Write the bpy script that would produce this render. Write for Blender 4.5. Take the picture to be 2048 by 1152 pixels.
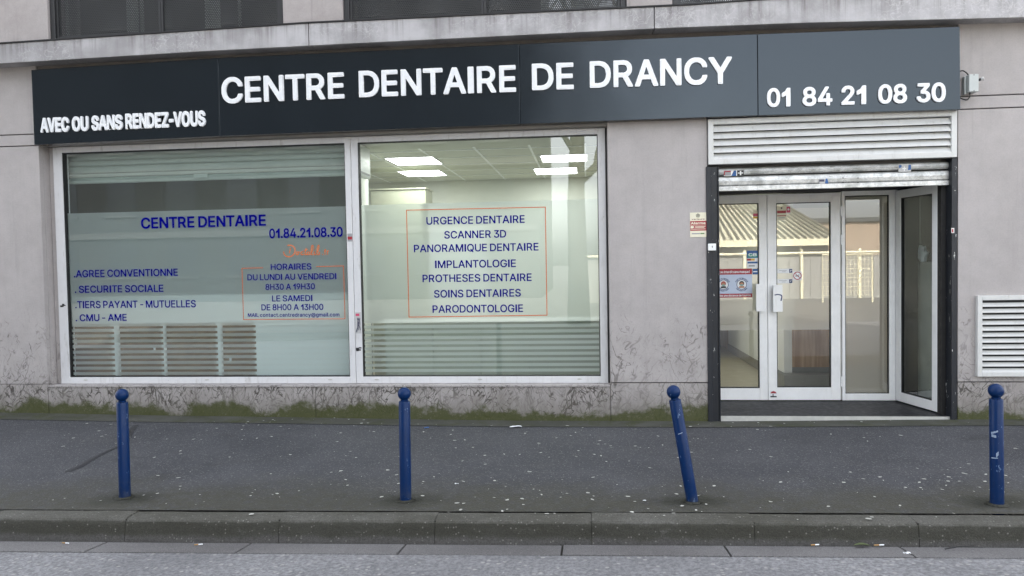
import bpy, math, random
from mathutils import Vector, Matrix
from mathutils.geometry import tessellate_polygon
random.seed(7)
for o in list(bpy.data.objects): bpy.data.objects.remove(o)
SC = bpy.context.scene
COL = SC.collection

# ------------------------------------------------------------------ camera
CAM_H, CAM_D, FPX = 1.63, 7.6, 1480.0
YAW, PIT, ROL = (math.radians(a) for a in (5.803, -1.874, -1.010))
_f = Vector((-math.sin(YAW)*math.cos(PIT), math.cos(YAW)*math.cos(PIT), math.sin(PIT)))
_r = Vector((math.cos(YAW), math.sin(YAW), 0))
_u = _r.cross(_f)
CR = _r*math.cos(ROL)+_u*math.sin(ROL)
CU = _u*math.cos(ROL)-_r*math.sin(ROL)
CF = _f
CP = Vector((0, -CAM_D, CAM_H))
cam = bpy.data.cameras.new('camera')
cam.sensor_width = 36; cam.lens = FPX/2048*36; cam.clip_end = 2000
camo = bpy.data.objects.new('camera', cam); COL.objects.link(camo)
M = Matrix((CR, CU, -CF)).transposed().to_4x4(); M.translation = CP
camo.matrix_world = M
SC.camera = camo

# ------------------------------------------------------------------ world, sun, exposure
world = bpy.data.worlds.new('World'); SC.world = world; world.use_nodes = True
wn, wl = world.node_tree.nodes, world.node_tree.links
wn.clear()
sky = wn.new('ShaderNodeTexSky'); sky.sky_type = 'NISHITA'; sky.sun_disc = False
SUN_EL, SUN_AZ = math.radians(42), math.radians(14)      # azimuth clockwise from +Y
sky.sun_elevation = SUN_EL; sky.sun_rotation = SUN_AZ
sky.air_density = 1.0; sky.dust_density = 4.0; sky.ozone_density = 1.0
hs = wn.new('ShaderNodeHueSaturation'); hs.inputs['Saturation'].default_value = 0.26   # thin high cloud: pale sky
bg = wn.new('ShaderNodeBackground'); bg.inputs['Strength'].default_value = 0.15
wo = wn.new('ShaderNodeOutputWorld')
wl.new(sky.outputs[0], hs.inputs['Color']); wl.new(hs.outputs[0], bg.inputs[0]); wl.new(bg.outputs[0], wo.inputs[0])
sl = bpy.data.lights.new('sun', 'SUN'); sl.energy = 2.2; sl.angle = math.radians(0.53); sl.color = (1.0, 0.94, 0.84)
so = bpy.data.objects.new('sun', sl); COL.objects.link(so); so.location = (5, 20, 30)
sd = Vector((math.sin(SUN_AZ)*math.cos(SUN_EL), math.cos(SUN_AZ)*math.cos(SUN_EL), math.sin(SUN_EL)))
so.rotation_euler = sd.to_track_quat('Z', 'Y').to_euler()
SC.view_settings.view_transform = 'Standard'; SC.view_settings.look = 'None'
SC.view_settings.gamma = 1.0; SC.view_settings.use_curve_mapping = False
SC.view_settings.exposure = 2.62
SC.render.engine = 'CYCLES'
SC.cycles.use_denoising = True
SC.cycles.max_bounces = 10; SC.cycles.transparent_max_bounces = 24; SC.cycles.transmission_bounces = 8
SC.cycles.sample_clamp_indirect = 6.0
SC.cycles.caustics_reflective = False; SC.cycles.caustics_refractive = True

# ------------------------------------------------------------------ geometry helpers
def ray(px, py):
    return CF + CR*((px-1024)/FPX) - CU*((py-576)/FPX)
def P(px, py, Y=0.0):
    "point of the photograph's pixel on the vertical plane y = Y"
    d = ray(px, py); return CP + d*((Y+CAM_D)/d.y)
def PZ(px, py, z):
    d = ray(px, py); return CP + d*((z-CAM_H)/d.z)
def PX(px, py, x):
    d = ray(px, py); return CP + d*(x/d.x)

class MB:
    def __init__(s): s.v = []; s.f = []; s.m = []; s.mi = 0
    def poly(s, pts, mi=None):
        n = len(s.v); s.v += [tuple(p) for p in pts]; s.f.append(tuple(range(n, n+len(pts)))); s.m.append(s.mi if mi is None else mi)
    def box(s, x0, x1, y0, y1, z0, z1):
        return s.hexa([(x0,y0,z0),(x1,y0,z0),(x1,y1,z0),(x0,y1,z0),(x0,y0,z1),(x1,y0,z1),(x1,y1,z1),(x0,y1,z1)])
    def hexa(s, c):
        n = len(s.v); s.v += [tuple(p) for p in c]
        for q in ((3,2,1,0),(4,5,6,7),(0,1,5,4),(1,2,6,5),(2,3,7,6),(3,0,4,7)):
            s.f.append(tuple(n+i for i in q)); s.m.append(s.mi)
        return s
    def prism(s, pts, y0, y1):
        "polygon of (x, z) pairs, counter-clockwise seen from the street, between y0 (front) and y1"
        k = len(pts); n = len(s.v)
        s.v += [(x,y0,z) for x,z in pts]+[(x,y1,z) for x,z in pts]
        s.f.append(tuple(range(n,n+k))); s.f.append(tuple(range(n+2*k-1,n+k-1,-1)))
        for i in range(k):
            j = (i+1)%k; s.f.append((n+i,n+k+i,n+k+j,n+j))
        s.m += [s.mi]*(k+2); return s
    def tube(s, pts, r, n=8, cap=True):
        pts = [Vector(p) for p in pts]; rings = []
        rs = r if isinstance(r, (list, tuple)) else [r]*len(pts)
        for i, p in enumerate(pts):
            t = (pts[min(i+1,len(pts)-1)]-pts[max(i-1,0)]).normalized()
            a = t.cross(Vector((0,0,1)) if abs(t.z) < .9 else Vector((0,1,0))).normalized(); b = t.cross(a)
            k = len(s.v); rings.append(k)
            for j in range(n):
                an = 2*math.pi*j/n; s.v.append(tuple(p+(a*math.cos(an)+b*math.sin(an))*rs[i]))
        for a, b in zip(rings, rings[1:]):
            for j in range(n):
                s.f.append((a+j, b+j, b+(j+1)%n, a+(j+1)%n)); s.m.append(s.mi)
        if cap:
            s.f.append(tuple(rings[0]+j for j in range(n))); s.f.append(tuple(rings[-1]+j for j in range(n-1,-1,-1))); s.m += [s.mi]*2
        return s
    def lathe(s, prof, base, axis, n=28):
        "profile of (radius, height) along axis from base"
        axis = Vector(axis).normalized(); base = Vector(base)
        a = axis.cross(Vector((0,1,0))).normalized(); b = axis.cross(a); rings = []
        for r, h in prof:
            k = len(s.v); rings.append(k); c = base+axis*h
            for j in range(n):
                an = 2*math.pi*j/n; s.v.append(tuple(c+(a*math.cos(an)+b*math.sin(an))*max(r,1e-4)))
        for p, q in zip(rings, rings[1:]):
            for j in range(n):
                s.f.append((p+j, p+(j+1)%n, q+(j+1)%n, q+j)); s.m.append(s.mi)
        s.f.append(tuple(rings[0]+j for j in range(n-1,-1,-1))); s.f.append(tuple(rings[-1]+j for j in range(n))); s.m += [s.mi]*2
        return s
    def disc(s, cx, cz, y, r, n=24, r2=0):
        if r2 == 0:
            s.poly([(cx+r*math.cos(2*math.pi*i/n), y, cz+r*math.sin(2*math.pi*i/n)) for i in range(n)])
        else:
            for i in range(n):
                a0, a1 = 2*math.pi*i/n, 2*math.pi*(i+1)/n
                s.poly([(cx+r*math.cos(a0),y,cz+r*math.sin(a0)),(cx+r*math.cos(a1),y,cz+r*math.sin(a1)),(cx+r2*math.cos(a1),y,cz+r2*math.sin(a1)),(cx+r2*math.cos(a0),y,cz+r2*math.sin(a0))])
        return s
    def rect(s, x0, x1, z0, z1, y):
        s.poly([(x0,y,z0),(x1,y,z0),(x1,y,z1),(x0,y,z1)]); return s
    def frame(s, x0, x1, y0, y1, z0, z1, l, r=None, b=None, t=None):
        "four mitre-free bars butted end to end"
        r = l if r is None else r; b = l if b is None else b; t = l if t is None else t
        s.box(x0, x0+l, y0, y1, z0, z1); s.box(x1-r, x1, y0, y1, z0, z1)
        s.box(x0+l, x1-r, y0, y1, z0, z0+b); s.box(x0+l, x1-r, y0, y1, z1-t, z1)
        return s
    def build(s, name, mats, parent=None, bevel=0, smooth=False, seg=2):
        me = bpy.data.meshes.new(name); me.from_pydata(s.v, [], s.f)
        for m in (mats if isinstance(mats, (list, tuple)) else [mats]): me.materials.append(m)
        me.polygons.foreach_set('material_index', s.m)
        if smooth: me.polygons.foreach_set('use_smooth', [True]*len(me.polygons))
        me.update()
        o = bpy.data.objects.new(name, me); COL.objects.link(o)
        if parent is not None: adopt(o, parent)
        if bevel:
            b = o.modifiers.new('bevel', 'BEVEL'); b.width = bevel; b.segments = seg; b.limit_method = 'ANGLE'; b.angle_limit = math.radians(40)
            b.harden_normals = False
        return o
def adopt(o, p):
    o.parent = p
    if p.type == 'EMPTY' or p.get('_moved'): o.location = Vector(o.location)-p.location
def thing(name, loc, label, cat, group=None):
    o = bpy.data.objects.new(name, None); COL.objects.link(o); o.location = loc; o.empty_display_size = .1
    o['label'] = label; o['category'] = cat
    if group: o['group'] = group
    return o
def tag(o, label, cat, group=None):
    o['label'] = label; o['category'] = cat
    if group: o['group'] = group
    return o
def struct(o): o['kind'] = 'structure'; return o
def stuff(o, label=None, cat=None):
    o['kind'] = 'stuff'
    if label: o['label'] = label; o['category'] = cat
    return o

# ------------------------------------------------------------------ materials
class NT:
    def __init__(s, name):
        s.mat = bpy.data.materials.new(name); s.mat.use_nodes = True
        s.n, s.l = s.mat.node_tree.nodes, s.mat.node_tree.links; s.n.clear()
        s.out = s.n.new('ShaderNodeOutputMaterial')
    def _in(s, node, i, v):
        if v is None: return
        sock = node.inputs[i]
        if isinstance(v, bpy.types.NodeSocket): s.l.new(v, sock)
        else:
            if isinstance(v, (tuple, list)) and len(v) == 3 and sock.type == 'RGBA': v = (*v, 1)
            sock.default_value = v
    def pos(s):
        g = s.n.new('ShaderNodeNewGeometry'); return g.outputs['Position']
    def vec(s, v, scale, off=(0,0,0)):
        m = s.n.new('ShaderNodeMapping'); s.l.new(v, m.inputs[0]); m.inputs['Scale'].default_value = scale; m.inputs['Location'].default_value = off; return m.outputs[0]
    def sep(s, v):
        x = s.n.new('ShaderNodeSeparateXYZ'); s.l.new(v, x.inputs[0]); return x.outputs
    def noise(s, v, scale, detail=3, rough=.55, dist=0):
        t = s.n.new('ShaderNodeTexNoise'); s.l.new(v, t.inputs['Vector']); t.inputs['Scale'].default_value = scale
        t.inputs['Detail'].default_value = detail; t.inputs['Roughness'].default_value = rough; t.inputs['Distortion'].default_value = dist
        return t.outputs['Fac']
    def voro(s, v, scale, feature='F1', rnd=1):
        t = s.n.new('ShaderNodeTexVoronoi'); t.feature = feature; s.l.new(v, t.inputs['Vector']); t.inputs['Scale'].default_value = scale
        t.inputs['Randomness'].default_value = rnd
        return t.outputs
    def math(s, op, a, b=None, c=None):
        t = s.n.new('ShaderNodeMath'); t.operation = op
        for i, v in enumerate((a, b, c)): s._in(t, i, v)
        return t.outputs[0]
    def ramp(s, v, a, b, lo=0., hi=1.):
        t = s.n.new('ShaderNodeMapRange'); t.interpolation_type = 'SMOOTHSTEP'; s._in(t, 0, v)
        t.inputs[1].default_value = a; t.inputs[2].default_value = b; t.inputs[3].default_value = lo; t.inputs[4].default_value = hi
        return t.outputs[0]
    def mix(s, f, a, b):
        t = s.n.new('ShaderNodeMix'); t.data_type = 'RGBA'; s._in(t, 0, f); s._in(t, 6, a); s._in(t, 7, b); return t.outputs[2]
    def bump(s, h, dist=.01, strength=.5):
        t = s.n.new('ShaderNodeBump'); s._in(t, 'Height', h); t.inputs['Distance'].default_value = dist; t.inputs['Strength'].default_value = strength; return t.outputs[0]
    def bsdf(s, color, rough=.6, metal=0., normal=None, spec=.5, coat=0., coat_rough=.1):
        b = s.n.new('ShaderNodeBsdfPrincipled'); s._in(b, 'Base Color', color); s._in(b, 'Roughness', rough); s._in(b, 'Metallic', metal)
        s._in(b, 'Specular IOR Level', spec); s._in(b, 'Normal', normal); s._in(b, 'Coat Weight', coat); s._in(b, 'Coat Roughness', coat_rough)
        return b
    def done(s, sh):
        s.l.new(sh.outputs[0] if hasattr(sh, 'outputs') else sh, s.out.inputs[0]); return s.mat
def plain(name, color, rough=.55, metal=0., var=.12, scale=9., spec=.5, bump=0., coat=0.):
    t = NT(name); p = t.pos(); n = t.noise(p, scale, 4)
    dark = tuple(c*(1-var) for c in color); lite = tuple(min(1, c*(1+var)) for c in color)
    col = t.mix(n, dark, lite)
    r = t.ramp(t.noise(p, scale*2.3, 3), .25, .75, max(.02, rough-.07), min(1, rough+.07))
    nm = t.bump(t.noise(p, scale*14, 3), .004, bump) if bump else None
    return t.done(t.bsdf(col, r, metal, nm, spec, coat))

def stone(name, c1, c2, scratch=1., top=1.5, moss=True, streak=.5):
    t = NT(name); p = t.pos(); x, y, z = t.sep(p)
    big = t.noise(p, 1.3, 5, .6); med = t.noise(t.vec(p, (1,1,1), (3,1,7)), 6, 5, .65); fine = t.noise(p, 70, 3, .6)
    f = t.math('ADD', t.math('MULTIPLY', big, .55), t.math('MULTIPLY', med, .45))
    col = t.mix(t.ramp(f, .28, .72), c1, c2)
    col = t.mix(t.math('MULTIPLY', t.ramp(fine, .35, .75), .16), col, tuple(c*.55 for c in c1))
    st = t.noise(t.vec(p, (9, 9, .5)), 1.6, 4, .6)
    col = t.mix(t.math('MULTIPLY', t.ramp(st, .52, .78), streak*.5), col, tuple(c*.62 for c in c1))
    # hair-like scratch marks and stains, thicker towards the foot of the wall
    hfac = t.ramp(z, 0.05, top, 1., 0.0)
    wv = t.noise(p, 3.5, 3)
    tot = None
    for sc, off, wd, rot, zs in ((9, 0, .017, .35, .2), (12, 4, .02, -.42, .22), (6.5, 9, .008, .08, .12), (17, 13, .022, .9, .35), (14, 17, .022, -.75, .3)):
        mp = t.n.new('ShaderNodeMapping'); t.l.new(p, mp.inputs[0]); mp.inputs['Rotation'].default_value = (0, rot, 0)
        mp2 = t.vec(mp.outputs[0], (1, 1, zs), (off, 0, off))
        wx = t.n.new('ShaderNodeVectorMath'); wx.operation = 'ADD'; t.l.new(mp2, wx.inputs[0])
        cmb = t.n.new('ShaderNodeCombineXYZ'); t._in(cmb, 0, t.math('MULTIPLY', wv, .10)); t._in(cmb, 2, t.math('MULTIPLY', wv, .05)); t.l.new(cmb.outputs[0], wx.inputs[1])
        n = t.noise(wx.outputs[0], sc, 1.5, .5)
        ln = t.ramp(t.math('ABSOLUTE', t.math('SUBTRACT', n, .5)), wd*.2, wd, 1., 0.)
        mk = t.ramp(t.math('ADD', t.noise(t.vec(p, (1,1,.75), (off*1.7+2,0,off+5)), 7.5, 3, .6), t.math('MULTIPLY', hfac, .15)), .575, .70)
        ln = t.math('MULTIPLY', ln, mk)
        tot = ln if tot is None else t.math('MAXIMUM', tot, ln)
    tot = t.math('MULTIPLY', tot, t.ramp(t.noise(t.vec(p, (1,1,1), (8,0,3)), 1.6, 3), .36, .6, .25, 1.))
    tot = t.math('MULTIPLY', t.math('MULTIPLY', tot, t.ramp(hfac, 0., .4)), .8*scratch)
    col = t.mix(tot, col, (.075, .066, .06))
    gr = t.math('MULTIPLY', t.math('MULTIPLY', hfac, t.ramp(t.noise(p, 3.1, 4, .7), .4, .72)), .33*scratch)
    col = t.mix(gr, col, (.2, .185, .165))
    if moss:
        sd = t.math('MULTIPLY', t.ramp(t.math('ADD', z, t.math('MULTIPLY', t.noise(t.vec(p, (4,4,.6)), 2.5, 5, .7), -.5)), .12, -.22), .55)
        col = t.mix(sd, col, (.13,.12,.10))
        zg = t.math('ADD', t.math('MULTIPLY', t.math('MAXIMUM', t.math('MULTIPLY', x, -1.), 0.), .0095), t.math('MULTIPLY', t.math('MAXIMUM', t.math('SUBTRACT', x, 1.2), 0.), .011))
        mz = t.math('SUBTRACT', t.math('SUBTRACT', z, zg), t.math('MULTIPLY', t.ramp(t.noise(t.vec(p, (.8,.8,1)), 1.5, 6, .7), .25, .75), .27))
        mf = t.math('MULTIPLY', t.ramp(mz, .012, -.075, 0., 1.), t.ramp(t.math('ADD', t.noise(p, 75, 4, .8), t.math('MULTIPLY', t.noise(p, 12, 3, .7), .5)), .40, .70))
        col = t.mix(t.math('MULTIPLY', mf, .9), col, t.mix(t.noise(p, 40, 3), (.030, .038, .006), (.070, .078, .016)))
    hb = t.math('ADD', t.math('MULTIPLY', fine, .4), t.math('MULTIPLY', tot, -.8))
    return t.done(t.bsdf(col, .72, 0, t.bump(hb, .004, .5), .35))

MT = {}
MT['stone'] = stone('pinkish_stone_cladding', (.385,.358,.350), (.478,.447,.438), .9, 1.55)
MT['stone_plinth'] = stone('stained_stone_plinth', (.335,.308,.298), (.45,.422,.408), 1.5, 2.6)
MT['upper'] = stone('rendered_upper_wall', (.36,.325,.315), (.47,.435,.425), 0., .02, False, 1.)
def cornice_mat():
    t = NT('weathered_concrete_band'); p = t.pos(); x, y, z = t.sep(p)
    n = t.noise(p, 2.2, 5, .65); col = t.mix(t.ramp(n, .35, .68), (.33,.32,.325), (.50,.49,.50))
    st = t.noise(t.vec(p, (11,11,.35)), 1.5, 4, .65)
    drip = t.math('MULTIPLY', t.ramp(st, .45, .72), t.ramp(z, 3.88, 4.1, .15, .75))
    col = t.mix(drip, col, (.17,.155,.15))
    tot = None
    for sc, off, wd in ((7, 0, .014), (12, 6, .02)):
        n = t.noise(t.vec(p, (1,1,1), (off,0,off)), sc, 2.5, .55, .4)
        ln = t.ramp(t.math('ABSOLUTE', t.math('SUBTRACT', n, .5)), wd*.2, wd, 1., 0.)
        tot = ln if tot is None else t.math('MAXIMUM', tot, ln)
    cr = t.math('MULTIPLY', tot, t.ramp(t.noise(p, 1.4, 3), .42, .62))
    col = t.mix(t.math('MULTIPLY', cr, .38), col, (.66,.65,.65))
    return t.done(t.bsdf(col, .75, 0, t.bump(t.noise(p, 60, 4), .004, .5), .3))
MT['cornice'] = cornice_mat()
MT['soffit'] = plain('dirty_soffit', (.30,.285,.265), .8, 0, .3, 4)
MT['joint'] = plain('dark_joint', (.20,.185,.18), .9, 0, .2)
MT['concrete'] = plain('rough_concrete', (.36,.365,.335), .9, 0, .45, 5, .2, .6)
def sign_mat():
    t = NT('anthracite_composite_panel'); p = t.pos()
    col = t.mix(t.noise(p, 3, 4), (.0028,.005,.0085), (.004,.0068,.011))
    b = t.bsdf(col, t.ramp(t.noise(p, 1.5, 4), .3, .7, .13, .18), 0., None, .31)
    b.inputs['Specular Tint'].default_value = (.80, .91, 1., 1)
    b.inputs['IOR'].default_value = 1.75
    return t.done(b)
MT['sign'] = sign_mat()
MT['letter'] = plain('white_acrylic_letter_edge', (.88,.89,.90), .35, 0, .04)
MT['letter_face'] = plain('white_acrylic_letter_face', (.84,.86,.88), .3, 0, .07, 14)
def white_paint(name, c=(.70,.70,.71), dirt=.6):
    t = NT(name); p = t.pos(); x, y, z = t.sep(p)
    n = t.noise(p, 5, 5, .7); f = t.noise(t.vec(p, (6,6,1.2)), 3, 4, .7)
    d = t.math('MULTIPLY', t.ramp(f, .52, .8), dirt)
    col = t.mix(t.ramp(n, .3, .7), tuple(q*.93 for q in c), c)
    col = t.mix(d, col, (.36,.34,.31))
    spk = t.ramp(t.noise(t.vec(p, (1,1,.5)), 33, 3, .7), .67, .72)
    col = t.mix(t.math('MULTIPLY', spk, .55*dirt), col, (.12,.11,.10))
    return t.done(t.bsdf(col, .38, 0, t.bump(t.noise(p, 25, 2), .003, .15), .45))
MT['white'] = white_paint('white_lacquered_aluminium')
MT['white_clean'] = white_paint('white_door_aluminium', (.93,.94,.94), .15)
MT['grille'] = white_paint('white_louvre_aluminium', (.66,.665,.65), .45)
MT['gasket'] = plain('black_rubber_gasket', (.012,.012,.013), .6)
def chipped_black():
    t = NT('chipped_black_paint'); p = t.pos()
    w = t.ramp(t.noise(t.vec(p, (1,1,.35)), 26, 4, .7), .655, .675)
    col = t.mix(w, t.mix(t.noise(p, 9, 4), (.008,.010,.015), (.022,.025,.032)), (.6,.6,.58))
    return t.done(t.bsdf(col, .45, 0, t.bump(t.noise(p, 40, 3), .003, .4), .4))
MT['black'] = chipped_black()
MT['dark_frame'] = plain('dark_void_shade', (.028,.028,.030), .45, 0, .2)
def galva():
    t = NT('galvanised_scratched_steel'); p = t.pos()
    n = t.noise(p, 7, 6, .75); v = t.voro(p, 30)[0]
    col = t.mix(t.ramp(n, .35, .65), (.40,.41,.40), (.74,.745,.73))
    col = t.mix(t.math('MULTIPLY', t.ramp(t.noise(t.vec(p, (1,1,3)), 14, 5, .75), .56, .7), .7), col, (.23,.21,.18))
    sc = t.ramp(t.math('ABSOLUTE', t.math('SUBTRACT', t.noise(t.vec(p, (3,3,8), (1,2,3)), 9, 1), .5)), .002, .01, 1., 0.)
    col = t.mix(t.math('MULTIPLY', t.math('MULTIPLY', sc, t.ramp(t.noise(p, 5, 2), .5, .6)), .8), col, (.1,.09,.08))
    return t.done(t.bsdf(col, .42, .35, t.bump(n, .006, .4), .5))
MT['galva'] = galva()
def bollard_mat():
    t = NT('chipped_blue_paint'); p = t.pos(); x, y, z = t.sep(p)
    col = t.mix(t.noise(p, 7, 4), (.0005,.016,.070), (.0008,.022,.095))
    w = t.ramp(t.noise(t.vec(p, (1,1,.4)), 34, 5, .7), .635, .67)
    col = t.mix(t.math('MULTIPLY', w, .7), col, (.16,.24,.38))
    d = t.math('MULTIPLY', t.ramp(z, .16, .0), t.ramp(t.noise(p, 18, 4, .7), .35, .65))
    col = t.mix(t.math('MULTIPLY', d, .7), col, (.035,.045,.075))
    return t.done(t.bsdf(col, t.ramp(t.noise(p, 12, 3), .3, .7, .28, .45), 0, t.bump(t.noise(p, 45, 3), .003, .25), .22))
MT['blue'] = bollard_mat()
def asphalt(name, c1, c2, grain=95, speck=.35, dirt=None):
    t = NT(name); p = t.pos(); x, y, z = t.sep(p)
    big = t.noise(p, .8, 5, .65); g = t.noise(p, grain, 3, .75); v = t.voro(p, grain*.8)
    col = t.mix(t.ramp(big, .35, .65), c1, c2)
    col = t.mix(t.math('MULTIPLY', t.ramp(g, .35, .65), .62), col, tuple(c*.36 for c in c1))
    rc = t.sep(v[1])
    ag = t.math('MULTIPLY', t.ramp(rc[0], .80, .90), t.ramp(v[0], .3, .5, 1., 0.))
    col = t.mix(t.math('MULTIPLY', ag, speck), col, (.38,.37,.35))
    v2 = t.voro(t.vec(p, (1,1.6,1)), 17); r2 = t.sep(v2[1])
    sp = t.math('MULTIPLY', t.ramp(r2[1], .90, .92), t.ramp(v2[0], .06, .13, 1., 0.))
    col = t.mix(t.math('MULTIPLY', sp, speck*1.6), col, (.5,.5,.48))
    if dirt:
        ya, yb, dc, k = dirt
        d = t.math('MULTIPLY', t.ramp(t.math('ADD', y, t.math('MULTIPLY', t.math('SUBTRACT', t.noise(p, 1.7, 5, .7), .5), 1.5)), ya, yb), k)
        d = t.math('MULTIPLY', d, t.ramp(t.noise(p, 14, 4, .7), .2, .6, .35, 1.))
        col = t.mix(d, col, dc)
    h = t.math('ADD', t.math('MULTIPLY', g, .6), t.math('MULTIPLY', v[0], .6))
    return t.done(t.bsdf(col, .82, 0, t.bump(h, .010, .8), .35))
def pavement_mat():
    t = NT('pavement_asphalt'); p = t.pos(); x, y, z = t.sep(p)
    big = t.noise(p, .9, 6, .7); g = t.noise(p, 80, 3, .75); v = t.voro(p, 75); st = t.noise(t.vec(p, (.5, 1.6, 1)), 2.2, 5, .7)
    col = t.mix(t.ramp(big, .33, .67), (.056,.058,.065), (.088,.090,.098))
    col = t.mix(t.math('MULTIPLY', t.ramp(st, .5, .72), .45), col, (.10,.10,.104))
    col = t.mix(t.math('MULTIPLY', t.ramp(g, .3, .7), .55), col, (.022,.022,.026))
    rc = t.sep(v[1]); ag = t.math('MULTIPLY', t.ramp(rc[0], .72, .86), t.ramp(v[0], .3, .5, 1., 0.))
    col = t.mix(t.math('MULTIPLY', ag, .42), col, (.30,.30,.29))
    # worn, rubbed patches and damp dark blots
    col = t.mix(t.math('MULTIPLY', t.ramp(t.noise(t.vec(p, (1,1.4,1), (5,2,0)), 1.5, 4, .6), .60, .74), .5), col, (.036,.037,.038))
    # mossy grime towards the kerb; moss stain plus painted contact shade round the posts
    n1 = t.noise(p, 1.7, 5, .7); fine = t.ramp(t.noise(p, 16, 4, .7), .2, .6, .3, 1.)
    d = t.math('MULTIPLY', t.math('MULTIPLY', t.ramp(t.math('ADD', y, t.math('MULTIPLY', t.math('SUBTRACT', n1, .5), 1.3)), -1.9, -2.7), fine), .8)
    col = t.mix(d, col, (.050,.048,.033))
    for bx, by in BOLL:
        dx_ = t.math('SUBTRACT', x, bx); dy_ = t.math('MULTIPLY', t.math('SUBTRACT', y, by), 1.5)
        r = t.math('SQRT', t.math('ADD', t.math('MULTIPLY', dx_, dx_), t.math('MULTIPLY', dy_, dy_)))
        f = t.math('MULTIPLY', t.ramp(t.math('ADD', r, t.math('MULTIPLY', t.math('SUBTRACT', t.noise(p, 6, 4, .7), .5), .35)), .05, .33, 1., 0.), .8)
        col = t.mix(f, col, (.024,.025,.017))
    h = t.math('ADD', t.math('MULTIPLY', g, .6), t.math('MULTIPLY', v[0], .6))
    return t.done(t.bsdf(col, t.ramp(big, .3, .7, .72, .9), 0, t.bump(h, .010, .8), .35))
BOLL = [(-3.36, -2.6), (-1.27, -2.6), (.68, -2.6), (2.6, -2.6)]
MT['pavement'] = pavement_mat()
MT['road'] = asphalt('road_asphalt', (.19,.19,.198), (.25,.25,.258), 40, .5)
def kerb_mat():
    t = NT('kerb_concrete'); p = t.pos(); x, y, z = t.sep(p)
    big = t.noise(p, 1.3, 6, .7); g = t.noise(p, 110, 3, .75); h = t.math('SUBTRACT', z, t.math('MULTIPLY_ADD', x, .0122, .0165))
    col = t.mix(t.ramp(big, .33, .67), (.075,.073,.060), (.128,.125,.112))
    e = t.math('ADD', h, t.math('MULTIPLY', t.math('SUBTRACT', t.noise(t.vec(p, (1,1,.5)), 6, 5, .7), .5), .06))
    col = t.mix(t.math('MULTIPLY', t.ramp(e, -.008, -.03), .75), col, (.048,.047,.036))           # face turns dark olive below the top edge
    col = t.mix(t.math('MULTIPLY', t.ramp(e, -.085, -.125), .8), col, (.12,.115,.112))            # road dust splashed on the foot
    col = t.mix(t.math('MULTIPLY', t.ramp(t.noise(t.vec(p, (1,1.5,2)), 5, 6, .75), .60, .72), .45), col, (.20,.198,.185))  # scuffs
    col = t.mix(t.math('MULTIPLY', t.ramp(g, .35, .65), .5), col, (.026,.025,.02))
    v = t.voro(p, 60); rc = t.sep(v[1]); ag = t.math('MULTIPLY', t.ramp(rc[0], .86, .93), t.ramp(v[0], .2, .4, 1., 0.))
    col = t.mix(t.math('MULTIPLY', ag, .4), col, (.34,.33,.30))
    return t.done(t.bsdf(col, .85, 0, t.bump(t.math('ADD', g, t.math('MULTIPLY', t.noise(p, 14, 4), 1.5)), .010, .7), .3))
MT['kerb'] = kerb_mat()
MT['gutter'] = asphalt('gutter_concrete', (.15,.145,.145), (.215,.21,.21), 140, .25)
def moss_strip():
    t = NT('mossy_concrete_strip'); p = t.pos()
    g = t.noise(p, 60, 4, .7)
    col = t.mix(t.ramp(t.noise(p, 2.5, 4), .35, .65), (.072,.074,.062), (.10,.10,.09))
    col = t.mix(t.math('MULTIPLY', t.ramp(t.noise(p, 3.2, 6, .75), .46, .68), .75), col, (.055,.062,.022))
    col = t.mix(t.math('MULTIPLY', g, .5), col, (.04,.042,.03))
    return t.done(t.bsdf(col, .9, 0, t.bump(g, .008, .6), .2))
MT['moss'] = moss_strip()
MT['tar'] = plain('tar_seam', (.026,.026,.03), .6, 0, .3, 20, .5, .5)
MT['crud'] = plain('joint_grime', (.03,.029,.024), .95, 0, .3, 20)

def glass(name, tint=(.90,.94,.92), f0=.09, rough=0.):
    t = NT(name); g = t.n.new('ShaderNodeNewGeometry')
    d = t.n.new('ShaderNodeVectorMath'); d.operation = 'DOT_PRODUCT'; t.l.new(g.outputs['Incoming'], d.inputs[0]); t.l.new(g.outputs['Normal'], d.inputs[1])
    c = t.math('ABSOLUTE', d.outputs['Value']); k = t.math('POWER', t.math('SUBTRACT', 1., c), 5.)
    fr = t.math('MULTIPLY_ADD', k, 1-f0, f0)
    tr = t.n.new('ShaderNodeBsdfTransparent'); tr.inputs[0].default_value = (*tint, 1)
    gl = t.n.new('ShaderNodeBsdfGlossy'); gl.inputs['Roughness'].default_value = rough; gl.inputs[0].default_value = (1,1,1,1)
    m = t.n.new('ShaderNodeMixShader'); t._in(m, 0, fr); t.l.new(tr.outputs[0], m.inputs[1]); t.l.new(gl.outputs[0], m.inputs[2])
    return t.done(m)
MT['glass'] = glass('shop_window_glass', (.86,.93,.91), .12)
MT['door_glass'] = glass('door_glass', (.95,.95,.92), .15)
MT['upper_glass'] = glass('upper_glass', (.7,.75,.74), .14)
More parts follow.
